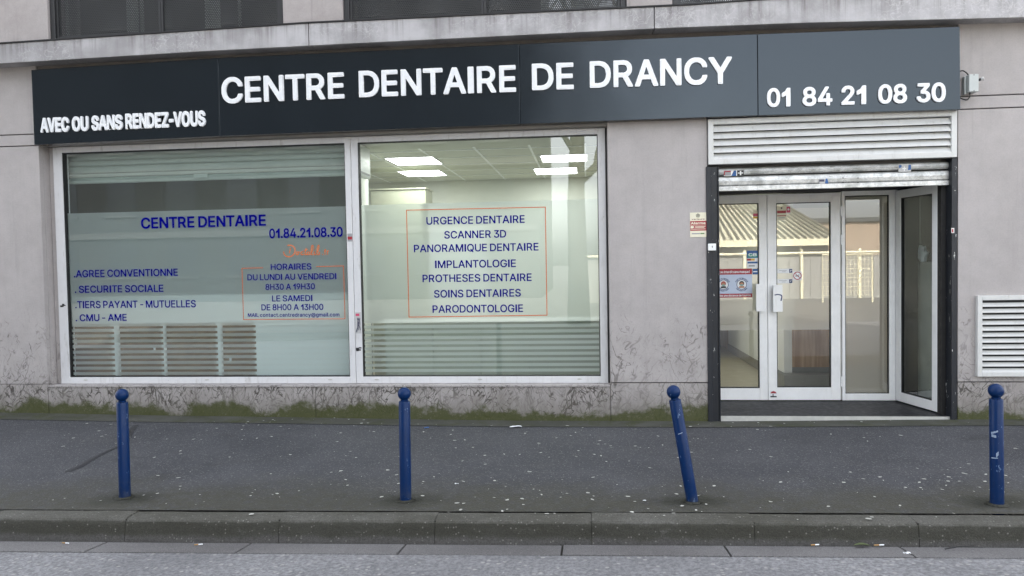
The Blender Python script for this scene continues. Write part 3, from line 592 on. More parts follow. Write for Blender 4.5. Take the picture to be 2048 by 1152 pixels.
# kerb stones, each its own piece
kerb = bpy.data.objects.new('kerb', None); COL.objects.link(kerb); struct(kerb)
kj = [P(px, 1041, -3.0).x for px in (252, 559, 870, 1183, 1508, 1836)]
kj = [kj[0]-4, kj[0]-3, kj[0]-2, kj[0]-1] + kj + [kj[-1]+1, kj[-1]+2, kj[-1]+3]
for i, (a, b) in enumerate(zip(kj, kj[1:])):
    mb = MB(); ga = .003 if i != 4 else .005; rnd = random.uniform(-.004, .004)
    prof = [(-2.852, -.25), (-2.852, -.004), (-2.862, .001), (-2.978, -.001), (-2.995, -.006), (-3.006, -.018), (-3.011, -.04), (-3.028, -.16), (-3.028, -.28)]
    rings = []
    nseg = 5
    for k in range(nseg+1):
        x = a+ga/2+(b-a-ga)*k/nseg; rings.append(len(mb.v))
        mb.v += [(x, y+random.uniform(-.0015,.0015), zkerb(x)+z+rnd+(random.uniform(-.002,.002) if -.1 < z < .003 else 0)) for y, z in prof]
    n = len(prof)
    for p, q in zip(rings, rings[1:]):
        for j in range(n-1): mb.f.append((p+j, p+j+1, q+j+1, q+j)); mb.m.append(0)
    mb.f.append(tuple(rings[0]+j for j in range(n-1, -1, -1))); mb.f.append(tuple(rings[-1]+j for j in range(n))); mb.m += [0, 0]
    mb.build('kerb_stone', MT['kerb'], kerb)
mb = MB()
for a in kj[1:-1]: mb.box(a-.006, a+.006, -3.000, -2.86, zkerb(a)-.25, zkerb(a)-.006)
for x0 in [-8+i for i in range(16)]:
    mb.poly([(x0,-2.856,zkerb(x0)-.012),(x0+1,-2.856,zkerb(x0+1)-.012),(x0+1,-2.83,zkerb(x0+1)-.012),(x0,-2.83,zkerb(x0)-.012)])
mb.build('joint_filler', MT['crud'], kerb)
# gutter slabs
gut = bpy.data.objects.new('gutter', None); COL.objects.link(gut); struct(gut)
gj = [P(px, 1099, -3.15).x for px in (487, 803, 1124, 1455)]
gj = [gj[0]-3, gj[0]-2, gj[0]-1]+gj+[gj[-1]+1.02, gj[-1]+2.04, gj[-1]+3.0]
for a, b in zip(gj, gj[1:]):
    h = .006; dz = random.uniform(-.003, .003)
    c = [(a+h, -3.262), (b-h, -3.262), (b-h, -3.040), (a+h, -3.040)]
    top = [(x, y, (zroad(x)+.004 if y < -3.2 else zgut(x)-.0)+dz) for x, y in c]
    MB().hexa([(x, y, z-.1) for x, y, z in top]+top).build('gutter_slab', MT['gutter'], gut, bevel=.004)
mb = MB()
for x0 in [-8+i for i in range(16)]:
    mb.poly([(x0,-3.275,zroad(x0)-.012),(x0+1,-3.275,zroad(x0+1)-.012),(x0+1,-3.02,zgut(x0+1)-.016),(x0,-3.02,zgut(x0)-.016)])
mb.build('joint_filler', MT['crud'], gut)
# thin tar seam in the pavement beside the first bollard
def on_pav(px, py, lift=.0):
    p = PZ(px, py, .02)
    for _ in range(4): p = PZ(px, py, zpav(p.x, p.y)+lift)
    return p
ctr = [(135,943,9),(165,930,8),(190,915,6),(215,902,6),(237,893,7),(253,880,8),(262,862,8),(272,850,7)]
mb = MB(); L = []
for px, py, w in ctr:
    p = on_pav(px, py, .004); L.append((p, w*.0032))
for (p, a), (q, b) in zip(L, L[1:]):
    t = (q-p).normalized(); nrm = Vector((-t.y, t.x, 0))
    mb.poly([p-nrm*a, q-nrm*b, q+nrm*b, p+nrm*a])
struct(mb.build('tar_seam', MT['tar']))
# pale bits trodden into the pavement: nobody could count them
CL = [(random.uniform(-5, 3.9), -random.random()*2.9) for _ in range(26)]
mb = MB()
for k in range(500):
    if k % 3:
        cx_, cy_ = CL[random.randrange(len(CL))]; x = random.gauss(cx_, .55); y = random.gauss(cy_, .22)
    else: x = random.uniform(-5.2, 3.9); y = -random.random()**.8*3.15
    if y > -.01: continue
    if y < -2.98: continue
    z = zpav(x, y)+.004 if y > -2.84 else zkerb(x)+.004
    if y > -.27: z += .006
    r = random.choice([.005,.006,.008,.010,.014,.018]); an = random.uniform(0, 6.28); st = random.uniform(.35, .8)
    n = random.randint(5, 8); ph = [random.uniform(.7, 1.25) for _ in range(n)]
    pts = []
    for i in range(n):
        u, v = r*ph[i]*math.cos(6.283*i/n), r*st*ph[i]*math.sin(6.283*i/n)
        pts.append((x+u*math.cos(an)-v*math.sin(an), y+u*math.sin(an)+v*math.cos(an), z+.001*ph[i]))
    mb.poly(pts)
MT['gum'] = plain('flattened_gum', (.46,.46,.42), .8, 0, .5, 6)
stuff(mb.build('litter_specks', MT['gum']), 'pale trodden gum and paper specks all over the pavement', 'specks')

# ------------------------------------------------------------------ building
B = thing('building', (-1.2, .3, 0), 'pale stone clad building with a ground floor dental clinic behind glass', 'building')
XL, XR = -9.0, 8.0           # ends of the facade that is built
WX0, WX1 = -5.96, .222       # shop window opening
PX1 = 1.215                  # right end of the pillar
DX0, DX1 = 1.215, 3.587      # door opening
ZJ = .388                    # plinth joint
def panel(x0, x1, z0, z1, mat='stone', y0=0., y1=.06, nm='wall_panel', gap=.0025):
    return MB().box(x0+gap, x1-gap, y0, y1, z0+gap, z1-gap).build(nm, MT[mat], B, bevel=.003)
# left wall
zl1, zl2 = P(40, 269).z, P(40, 292).z
for a, b in ((XL, -8.2), (-8.2, -5.96)):
    panel(a, b, ZJ, zl2-.004); panel(a, b, zl2+.002, zl1-.004); panel(a, b, zl1+.002, 3.90)
    panel(a, b, -.3, ZJ, 'stone_plinth', nm='plinth_slab', gap=.003)
# pillar between shop window and door
panel(WX1, PX1, ZJ+.008, 3.09); panel(WX1, PX1, -.3, ZJ+.004, 'stone_plinth', nm='plinth_slab', gap=.003)
# right wall
zr1, zr2 = P(1990, 190).z, P(1990, 216).z
for a, b in ((DX1, 6.0), (6.0, XR)):
    panel(a, b, ZJ+.012, zr2-.004); panel(a, b, zr2+.002, zr1-.004); panel(a, b, zr1+.002, 3.88)
    panel(a, b, -.3, ZJ+.008, 'stone_plinth', nm='plinth_slab', gap=.003)
# plinth under the shop window, its weathered sill and the reveals
xm = P(127, 790).x
for a, b in ((WX0, -2.9), (-2.9, WX1)):
    MB().box(a+.002, b-.002, .001, .07, -.3, .352).build('plinth_slab', MT['stone_plinth'], B, bevel=.003)
MB().box(WX0+.003, WX1-.003, -.006, .14, .3535, .372).build('window_sill', MT['stone'], B, bevel=.003)
MB().box(WX0-.05, WX0-.0005, .061, .30, .373, 3.05).build('window_reveal', MT['stone'], B)
MB().box(WX1+.0005, WX1+.05, .061, .30, .373, 3.05).build('window_reveal', MT['stone'], B)
MB().box(WX0-.04, WX1+.04, .02, .40, 3.015, 3.10).build('window_head', MT['soffit'], B)
# backing wall (dark behind the joints) and upper body
bk = MB()
bk.box(XL, WX0-.052, .062, .3, -.3, 3.95); bk.box(WX1+.052, PX1-.03, .062, .3, -.3, 3.10); bk.box(DX1+.03, XR, .062, .3, -.3, 3.95)
bk.box(WX0-.045, WX1+.045, .072, .3, -.3, .350)
bk.box(WX0-.052, DX1+.03, .02, .3, 3.101, 3.95)
bk.build('wall', MT['joint'], B)
# projecting concrete band (cornice) in three blocks
YB = -.20
def zz(px, py): return P(px, py, YB).z
botz = [(-9., zz(0,128)-.02), (P(0,127,YB).x, zz(0,127)), (P(413,102,YB).x, zz(413,102)), (P(720,86,YB).x, zz(720,86)), (P(1328,56,YB).x, zz(1328,56)), (P(1602,45.7,YB).x, zz(1602,45.7)), (P(2048,34.5,YB).x, zz(2048,34.5)), (9., zz(2048,34.5)-.06)]
topz = [(-9., zz(0,90)-.03), (P(0,88,YB).x, zz(0,88)), (P(612,47,YB).x, zz(612,47)), (P(1380,10.5,YB).x, zz(1380,10.5)), (P(1525,0,YB).x, zz(1525,0)), (9., zz(1525,0)-.12)]
def lin(tab, x):
    for (a, b), (c, d) in zip(tab, tab[1:]):
        if x <= c: return b+(d-b)*(x-a)/(c-a)
    return tab[-1][1]
cjx = [-9., P(-700,160,YB).x if P(-700,160,YB).x > -9 else -8.9, P(617,70,YB).x, P(1308.6,35,YB).x, 5.2, 9.]
cjx = [-9.0, cjx[2], cjx[3], 5.2, 9.0]
for a, b in zip(cjx, cjx[1:]):
    xs = sorted({a+.004, b-.004} | {x for x, _ in botz+topz if a+.1 < x < b-.1}); mb = MB(); rings = []
    for x in xs:
        rings.append(len(mb.v)); zb, zt = lin(botz, x), lin(topz, x)
        mb.v += [(x, YB, zb), (x, YB, zt), (x, .10, zt+.015), (x, .10, zb+.01), (x, YB+.045, zb+.01), (x, YB+.045, zb)]
    for p, q in zip(rings, rings[1:]):
        for j in range(6):
            k = (j+1) % 6; mb.f.append((p+j, p+k, q+k, q+j)); mb.m.append(0)
    mb.f.append(tuple(rings[0]+j for j in range(5,-1,-1))); mb.f.append(tuple(rings[-1]+j for j in range(6))); mb.m += [0,0]
    mb.build('cornice_block', MT['cornice'], B, bevel=.006)

# dark flashing along the top of the band
mb = MB(); xs = sorted({x for x, _ in topz}|{-4., -2., 2.})
for a, b in zip(xs, xs[1:]):
    za, zb = lin(topz, a), lin(topz, b)
    mb.hexa([(a,YB-.012,za+.001),(b,YB-.012,zb+.001),(b,.05,zb+.017),(a,.05,za+.017),(a,YB-.012,za+.014),(b,YB-.012,zb+.014),(b,.05,zb+.03),(a,.05,za+.03)])
mb.build('flashing', MT['gasket'], B)
# upper storey: wall pieces between the shuttered windows
UY = .02
ux = [P(97,75,UY).x, P(566,46,UY).x, P(686,40,UY).x, P(1253,12,UY).x, P(1345,5,UY).x, P(1345,5,UY).x+2.85]
edges = [(-9., ux[0]), (ux[1], ux[2]), (ux[3], ux[4]), (ux[5], 8.5)]
for a, b in edges: MB().box(a+.002, b-.002, UY, .35, 3.96, 6.2).build('upper_wall_panel', MT['upper'], B, bevel=.004)
MB().box(-9, 8.5, UY+.001, .35, 6.201, 11.).build('upper_wall', MT['upper'], B)
MB().box(-9, 8.5, .352, 9.0, 6.201, 11.).build('upper_body', MT['upper'], B)
MB().box(-9, 8.5, .62, 9.0, 3.12, 6.2).build('upper_body', MT['upper'], B)
MB().box(-9.2, -9.002, .3, 9.0, -.2, 6.2).build('gable_wall', MT['upper'], B)
def perforated():
    t = NT('perforated_dark_metal'); p = t.pos(); x, y, z = t.sep(p)
    pitch = .021
    u = t.math('DIVIDE', x, pitch); v = t.math('DIVIDE', z, pitch*.866)
    row = t.math('FLOOR', v); sh = t.math('MULTIPLY', t.math('MODULO', t.math('ABSOLUTE', row), 2.), .5)
    fu = t.math('SUBTRACT', t.math('FRACT', t.math('ADD', u, sh)), .5); fv = t.math('MULTIPLY', t.math('SUBTRACT', t.math('FRACT', v), .5), .866)
    r = t.math('SQRT', t.math('ADD', t.math('MULTIPLY', fu, fu), t.math('MULTIPLY', fv, fv)))
    hole = t.ramp(r, .27, .31, 1., 0.)
    b = t.bsdf(t.mix(t.noise(p, 3, 3), (.020,.021,.022), (.034,.035,.036)), .5)
    tr = t.n.new('ShaderNodeBsdfTransparent'); m = t.n.new('ShaderNodeMixShader'); t._in(m, 0, hole); t.l.new(b.outputs[0], m.inputs[1]); t.l.new(tr.outputs[0], m.inputs[2])
    return t.done(m)
MT['perf'] = perforated()
MT['curtain'] = plain('white_curtain', (.62,.61,.58), .9, 0, .1)
MT['dark_room'] = plain('dark_room', (.03,.031,.032), .9)
for wi, (a, b, mull, cur, lb) in enumerate(((ux[0], ux[1], [P(325,40,.1).x], [(122,136),(253,276),(280,287),(410,440),(476,482)], 'left'), (ux[2], ux[3], [P(968,12,.1).x], [(1082,1245)], 'mid'), (ux[4], ux[5], [(ux[4]+ux[5])/2], [(1400,1470)], 'right'))):
    zb = lin(topz, (a+b)/2)+.03; f = MB(); f.frame(a+.004, b-.004, .05, .16, zb, 6.19, .055)
    w = f.build('window', MT['dark_frame'], B, bevel=.004)
    xs = [a+.06]+mull+[b-.06]
    for k, (p, q) in enumerate(zip(xs, xs[1:])):
        s = MB(); s.rect(p+.026, q-.026, zb+.081, 6.10, .085); s.build('perforated_shutter', MT['perf'], w)
        s = MB(); s.frame(p+.002, q-.002, .07, .10, zb+.057, 6.13, .024); s.build('shutter_frame', MT['dark_frame'], w)
    s = MB(); s.rect(a+.05, b-.05, zb+.05, 6.14, .22); s.build('pane', MT['upper_glass'], w)
    for c0, c1 in cur:
        x0, x1 = P(c0, 30, .3).x, P(c1, 30, .3).x
        s = MB(); n = max(3, int((x1-x0)/.05))
        for i in range(n):
            xa, xb = x0+(x1-x0)*i/n, x0+(x1-x0)*(i+1)/n; ya, yb = .30+.012*(i % 2), .30+.012*((i+1) % 2)
            s.poly([(xa,ya,zb),(xb,yb,zb),(xb,yb,6.1),(xa,ya,6.1)])
        s.build('curtain', MT['curtain'], w)
    s = MB(); s.box(a, b, .55, .6, 3.9, 6.2); s.build('room_back', MT['dark_room'], w)
# ------------------------------------------------------------------ shop windows
YF = .12; YG = .160; YT = .1575
FZ0, FZ1 = .373, 3.012
xa0 = WX0+.068; xm_ = P(706, 500, YF).x; xb1 = P(1213, 500, YF).x
def shop_window(nm_label, x0, x1, gx0, gx1, gz0, gz1, ftop, fbot, fend, nst):
    f = MB(); f.frame(x0, x1, YF, .23, FZ0, FZ1, gx0-x0, x1-gx1, gz0-FZ0, FZ1-gz1)
    w = f.build('window', MT['white'], B, bevel=.004); w['label'] = nm_label
    g = MB(); g.frame(gx0, gx1, YF+.012, .20, gz0, gz1, .007); g.build('gasket', MT['gasket'], w)
    g = MB(); g.rect(gx0+.006, gx1-.006, gz0+.006, gz1-.006, YG); g.build('pane', MT['glass'], w)
    g = MB(); g.rect(gx0+.012, gx1-.012, fbot, ftop, YG+.008); g.build('frosted_film', MT['film'], w)
    per = (fbot-fend)/nst
    for k in range(nst):
        zt = fbot-per*(k+.42); g = MB(); g.rect(gx0+.012, gx1-.012, zt-per*.56, zt, YG+.008); g.build('film_stripe', MT['film'], w)
    n = 3
    for k in range(n):
        cx = gx0+(gx1-gx0)*(.06+.44*k) if k < 2 else gx1-.22
        g = MB(); g.prism([(cx+.024*math.cos(a)*(1 if abs(math.cos(a)) > .01 else 1), (FZ0+gz0)/2+.006+.007*math.sin(a)) for a in [i*math.pi/6 for i in range(12)]], YF-.006, YF+.002); g.build('drain_cap', MT['alu'], w)
    return w
gA0, gA1 = P(131, 530, YF).x, P(694.5, 530, YF).x
gB0, gB1 = P(720.5, 530, YF).x, P(1198.5, 530, YF).x
gz0, gz1 = P(700, 753.5, YF).z, (P(687,285,YF).z+P(121,309,YF).z)/2+.006
fA = P(400, 420, YG).z; fAb = P(400, 651.4, YG).z; fAe = P(400, 750, YG).z
fB = P(960, 404, YG).z; fBb = P(960, 644.5, YG).z; fBe = P(960, 744, YG).z
W1 = shop_window('left shop window with opening hours and clear and frosted bands', xa0, xm_-.002, gA0, gA1, gz0, gz1, fA, fAb, fAe, 9)
W2 = shop_window('right shop window with an orange framed list of treatments', xm_+.002, xb1, gB0, gB1, gz0, gz1, fB, fBb, fBe, 9)
MB().box(WX0+.004, xa0-.0015, YF+.03, .24, FZ0, FZ1).build('window_packer', MT['stone'], B)
MB().box(xb1+.0015, WX1-.001, YF+.02, .24, FZ0, FZ1).build('window_packer', MT['dark_frame'], B)
def win_text(w, s, x0, y0, x1, y1, cap, d=-.012, mat='ink', nm='lettering'):
    A, Bp = P(x0, y0, YT), P(x1, y1, YT); h = P((x0+x1)/2, (y0+y1)/2-cap, YT).z-P((x0+x1)/2, (y0+y1)/2, YT).z
    mb = MB(); text_line(mb, s, A, Bp, h, 0., d); o = mb.build(nm, MT[mat], w); o['label'] = 'lettering reading '+s.lower() if len(s) < 40 else 'lettering'; return o
for a in (('CENTRE DENTAIRE',282.3,457.6,532,451.4,22.3,.0),('01.84.21.08.30',538.6,476.9,685.6,473.2,19.5,.0),
          ('.AGREE CONVENTIONNE',147.7,555,356,551.8,14.8),('. SECURITE SOCIALE',149.5,586,327,583.8,14.6),('.TIERS PAYANT - MUTUELLES',150.5,616.8,392,614.8,14.8),('. CMU - AME',151.2,642.8,253.8,641.8,14.2),
          ('HORAIRES',541.4,540.2,623,539,12.6),('DU LUNDI AU VENDREDI',494.7,561,673,558.4,12.4),('8H30 A 19H30',531,580,630,578.6,12.2),('LE SAMEDI',544,603.2,625,602.2,12.4),('DE 8H00 A 13H00',522.8,621,647,620,12.4),
          ('MAIL contact.centredrancy@gmail.com',495.7,634,679,633,7.6,-.01)):
    win_text(W1, *a)
for a in (('URGENCE DENTAIRE',852.7,449.6,1049.6,445.9,15.8),('SCANNER 3D',888.5,477.6,1012.6,475.2,15.6),('PANORAMIQUE DENTAIRE',827.7,505,1077.3,501.2,15.6),('IMPLANTOLOGIE',870,536.6,1032,534.2,15.6),
          ('PROTHESES DENTAIRE',845,564.8,1063.6,562.2,15.6),('SOINS DENTAIRES',868,595.6,1042,593.2,15.6),('PARODONTOLOGIE',865,626,1046.4,624.2,15.6)):
    win_text(W2, *a)
def line_box(w, segs, wd=.0075, nm='orange_outline'):
    mb = MB()
    for i, (xa, ya, xb, yb) in enumerate(segs):
        p, q = P(xa, ya, YT), P(xb, yb, YT); t = (q-p).normalized(); n = Vector((-t.z, 0, t.x))*wd/2
        e = t*wd/2; yy = Vector((0, -.0003*(i % 2), 0))
        c = [p-n-e, q-n+e, q+n+e, p+n-e]
        mb.poly([v+yy for v in c])
    mb.build(nm, MT['orange'], w)
line_box(W1, [(525.5,535.6,484,536.6),(484,536.6,487,639),(487,639,690,637.6),(690,637.6,687,531.8),(687,531.8,633,533.2)], .0078)
line_box(W2, [(813,420.4,1090.7,414.2),(1090.7,414.2,1094,630.4),(1094,630.4,818,634.2),(818,634.2,813,420.4)], .0088)
# handwritten style booking logo in orange
def smooth(pts, n=6):
    out = []
    for i in range(len(pts)-1):
        p0, p1, p2, p3 = (Vector(pts[max(i-1,0)]), Vector(pts[i]), Vector(pts[i+1]), Vector(pts[min(i+2,len(pts)-1)]))
        for k in range(n):
            t = k/n; out.append(.5*((2*p1)+(p2-p0)*t+(2*p0-5*p1+4*p2-p3)*t*t+(-p0+3*p1-3*p2+p3)*t**3))
    out.append(Vector(pts[-1])); return out
def ribbon(mb, pts, wd, y, taper=True):
    q = smooth(pts); n = len(q); L = []
    for i, p in enumerate(q):
        t = (q[min(i+1,n-1)]-q[max(i-1,0)]).normalized(); w = wd*(.55+.45*math.sin(math.pi*i/(n-1))) if taper else wd
        nn = Vector((-t.y, t.x))*w/2; L.append((p+nn, p-nn))
    for (a, b), (c, d) in zip(L, L[1:]):
        mb.poly([(b.x,y,b.y),(d.x,y,d.y),(c.x,y,c.y),(a.x,y,a.y)])
def lg(u, v): p = P(540+u/6.06, 470+v/6.06, YT); return (p.x, p.z)
strokes = [([(165,200),(172,232),(200,258),(240,264),(282,240),(303,195),(296,155),(268,130),(235,123),(212,128)],15),([(252,152),(243,185),(234,222)],13),
           ([(345,205),(325,208),(315,228),(328,240),(345,228),(347,210),(362,205)],13),([(402,204),(384,206),(374,226),(388,240),(408,232)],13),([(440,158),(430,195),(424,228),(434,240),(448,232)],13),([(408,186),(460,178)],10),
           ([(478,204),(458,208),(450,228),(463,240),(480,228),(480,208)],13),([(490,238),(515,190),(524,145),(514,124),(503,150),(498,200),(505,236),(520,238)],12),([(542,200),(534,228),(544,240),(556,232)],13),([(546,174),(549,180)],12),
           ([(562,232),(582,190),(596,145),(588,122),(576,150),(568,200),(576,236),(596,236),(604,215),(588,206)],12)]
mb = MB()
for i, (s, wd) in enumerate(strokes): ribbon(mb, [lg(*p) for p in s], wd*.00074, YT-.00025*i, False)
o = mb.build('logo_lettering', MT['orange_logo'], W1); o['label'] = 'orange handwritten style web address'
win_text(W1, '.fr', 644, 510.2, 658.5, 509.6, 11.5, -.02, 'orange_logo')
# ------------------------------------------------------------------ fascia sign
YS = -.10; YL = YS-.019
S = thing('shop_sign', (-1.2, YS, 3.03), 'long anthracite fascia sign with raised white letters above the windows and door', 'sign')
tp = [(62,140),(435.5,116),(1038,88),(1514.5,68),(1920,53)]; bt = [(68,289.5),(439.5,272),(1041,248),(1516,231),(1921.5,219)]
for i in range(4):
    a, b, c, d = (P(*q, YS) for q in (bt[i], bt[i+1], tp[i+1], tp[i])); g = .0025
    m = MB(); m.prism([(a.x+g,a.z),(b.x-g,b.z),(c.x-g,c.z),(d.x+g,d.z)], YS, .018); m.build('panel', MT['sign'], S, bevel=.003)
    for zz_, p, q in (('b', a, b), ('t', d, c)):
        n = (5, 8, 6, 5)[i]
        for k in range(n):
            t = (k+.25)/n+.02; x = p.x+(q.x-p.x)*t; z = p.z+(q.z-p.z)*t+(.022 if zz_ == 'b' else -.022)
            MB().lathe([(.0065,0),(.0055,.003),(.002,.004)], (x, YS-.0005, z), (0,-1,0), 10).build('screw', MT['dark_frame'], S)
MB().box(P(62,140,YS).x+.05, P(1920,53,YS).x-.05, -.08, .015, 3.2, 3.6).build('sign_backing', MT['dark_frame'], S)
def sign_word(s, x0, y0, x1, y1, cap, d, letters):
    A, Bp = P(x0, y0, YL), P(x1, y1, YL); A.y = Bp.y = YS
    xm, ym = (x0+x1)/2, (y0+y1)/2; h = P(xm, ym-cap, YL).z-P(xm, ym, YL).z
    lay, W = layout(s); ex = (Bp-A)/W; ez = Vector((0,0,1))*h
    for ch, xo in lay:
        mb = MB(); fn = lambda u, v, dp: A+ex*(xo+u)+ez*v+Vector((0,-dp,0))
        glyph_into(mb, ch, fn, .019, d); mb.mi = 1; glyph_into(mb, ch, fn, .019, d-.045, False, .0012)
        mb.build('letter', [MT['letter'], MT['letter_face']], S)
for a in (('CENTRE',443.5,207.3,688.5,196.8,52.5,-.002),('DENTAIRE',718,194.7,1032.3,183.6,53.5,-.002),('DE',1064,180.6,1147.8,178.2,53.5,-.002),('DRANCY',1179.7,175.9,1464.5,167.2,54,-.002),
          ('AVEC',81.5,264.3,136.8,262.3,27.6,.035),('OU',144.5,261.8,175.6,260.6,27.6,.035),('SANS',183.6,260.2,244,257.6,28,.035),('RENDEZ-VOUS',251.5,257.2,409.8,250.8,29,.035),
          ('01',1534.4,213.8,1581,212.6,37,.004),('84',1605.7,212,1664.8,210.4,37.5,.004),('21',1683.5,209.6,1732.3,208.2,37.5,.004),('08',1757,207.2,1814,205.6,37.8,.004),('30',1834,204.6,1891.5,203,38,.004)):
    sign_word(*a, S)

# ------------------------------------------------------------------ grilles
def grille(label, x0, x1, z0, z1, n, fw, y0=-.03, ang=.032, top=.86, back=.045):
    c = thing('vent_grille', ((x0+x1)/2, y0, z0), label, 'vent grille')
    f = MB(); f.frame(x0, x1, y0, min(.05, back+.004), z0, z1, fw); f.build('frame', MT['grille'], c, bevel=.003)
    per = (z1-z0-2*fw)/n
    for k in range(n):
        zb = z0+fw+per*k; m = MB()
        m.hexa([(x0+fw+.002,y0+.006,zb+per*.02),(x1-fw-.002,y0+.006,zb+per*.02),(x1-fw-.002,y0+.010,zb+per*.02),(x0+fw+.002,y0+.010,zb+per*.02),
                (x0+fw+.002,y0+.006+ang,zb+per*top),(x1-fw-.002,y0+.006+ang,zb+per*top),(x1-fw-.002,y0+.010+ang,zb+per*top),(x0+fw+.002,y0+.010+ang,zb+per*top)])
        m.box(x0+fw+.002, x1-fw-.002, y0+.004, y0+.0095, zb-per*.09, zb+per*.018)
        m.build('slat', MT['grille'], c)
    m = MB(); m.rect(x0+fw*.5, x1-fw*.5, z0+fw*.5, z1-fw*.5, back); m.build('dark_backing', MT['dark_room'], c)  # dark sheet behind the slats, shade of an opening put into its colour
    return c
grille('wide white louvre grille directly above the entrance shutter', P(1416.5,280,-.03).x, P(1914.5,270,-.03).x, P(1660,321.8,-.03).z, P(1660,229.5,-.03).z, 5, .052, -.03, .04)
grille('low white louvre grille in the wall right of the entrance', P(1955,670,-.04).x, P(1955,670,-.04).x+1.05, P(2000,753.3,-.04).z, P(2000,591,-.04).z, 12, .045, -.042, .03, .55, -.002)

# ------------------------------------------------------------------ entrance: shutter, posts, recess, doors
R = thing('roller_shutter', (2.4, .05, 0), 'scratched galvanised roller shutter rolled up over the entrance between black posts', 'roller shutter')
YR = .055
def rs(x): return P(x, 350, YR).x
sx0, sx1 = rs(1437), rs(1898)
for ya, yb in ((337.5, 351), (354.5, 373.5)):
    z1, z0 = P(1660, ya-7, YR).z, P(1660, yb-7, YR).z; m = MB(); prof = [(YR+.012, z0), (YR-.002, z0+.012), (YR-.008, (z0+z1)/2), (YR-.002, z1-.012), (YR+.012, z1)]
    for (y_, z_), (y2, z2) in zip(prof, prof[1:]): m.poly([(sx0,y_,z_),(sx1,y_,z_),(sx1,y2,z2),(sx0,y2,z2)])
    m.poly([(sx0,YR+.012,z0),(sx0,YR+.03,z0),(sx1,YR+.03,z0),(sx1,YR+.012,z0)])
    m.poly([(sx0,YR+.03,z1),(sx1,YR+.03,z1),(sx1,YR+.03,z0),(sx0,YR+.03,z0)])
    m.build('slat', MT['galva'], R)
zb0, zb1 = P(1660, 376.5, YR).z, P(1660, 367.2, YR).z
MB().box(sx0, sx1, YR-.006, YR+.04, zb0, zb1).build('bottom_rail', MT['galva'], R, bevel=.003)
zc = P(1701, 361, YR).z
MB().lathe([(.017,0),(.015,.004),(.004,.005)], (P(1701,361,YR).x, YR-.006, zc), (0,-1,0), 14).build('lock', MT['gasket'], R)
m = MB()
for dx in (-15, 15):
    for dy in (-5, 4): m.disc(P(1701+dx,361+dy,YR-.009).x, P(1701+dx,361+dy,YR-.009).z, YR-.0095, .006, 8)
m.build('rivet', MT['gasket'], R)
MB().box(sx0-.1, sx1+.05, YR+.05, .33, P(1660,345,.05).z, 3.05).build('shutter_box', MT['dark_frame'], R)
gx0, gx1 = P(1414.5, 600, -.015).x, P(1440, 600, -.015).x
m = MB(); m.box(gx0, gx0+.045, -.015, .16, -.02, P(1425,333,-.01).z); m.box(gx0+.046, gx1-.012, .004, .16, -.02, P(1425,333,-.01).z-.002); m.box(gx1-.0115, gx1, -.012, .16, -.02, P(1425,333,-.01).z-.004)
m.build('guide_post', MT['black'], R, bevel=.003)
hx0, hx1 = P(1903, 600, -.01).x, DX1-.002
m = MB(); m.box(hx0, hx1-.022, -.012, .16, -.02, P(1905,316,-.01).z); m.box(hx1-.021, hx1, .002, .16, -.02, P(1905,316,-.01).z-.002)
m.build('guide_post', MT['black'], R, bevel=.003)
YD = .85
RX0, RX1 = .95, 3.63
fl = MB(); fl.box(DX0-.03, DX1+.03, .030, YD+.15, -.2, .046); 

o = fl.build('recess_floor', MT['threshold'], B)
m = MB(); m.box(DX0+.11, DX1-.05, .018, .029, -.1, .052); m.build('threshold_strip', MT['alu'], o)
xs_ = [DX0+.115, 1.92, 2.53, 3.14, DX1-.052]; ys_ = [.031, .33, .63, YD-.005]
for xa, xb in zip(xs_, xs_[1:]):
    for ya, yb in zip(ys_, ys_[1:]): MB().box(xa+.0015, xb-.0015, ya+.0015, yb-.0015, .0465, .0505+random.uniform(0,.001)).build('tile', MT['threshold'], o, bevel=.001)
LZ = PX(1840, 526, 3.60).z
MB().box(RX1-.02, RX1+.12, .165, YD+.3, -.2, LZ-.001).build('recess_side_wall_or_void', MT['concrete'], B)
MB().box(RX1+.10, RX1+.2, .165, YD+.3, LZ, 3.0).build('recess_side_wall_or_void', MT['dark_frame'], B)  # dark colour stands in for the unlit void above the ledge
MB().box(hx0-.045, hx0-.001, .10, .19, -.02, 2.6).build('guide_backing', MT['gasket'], R)
MB().box(RX0-.1, RX0, .301, YD+.1, -.2, 3.0).build('recess_side_wall_or_void', MT['concrete'], B)
MB().box(RX0, RX1, .34, YD+.2, 2.62, 2.7).build('recess_ceiling', MT['dark_frame'], B)
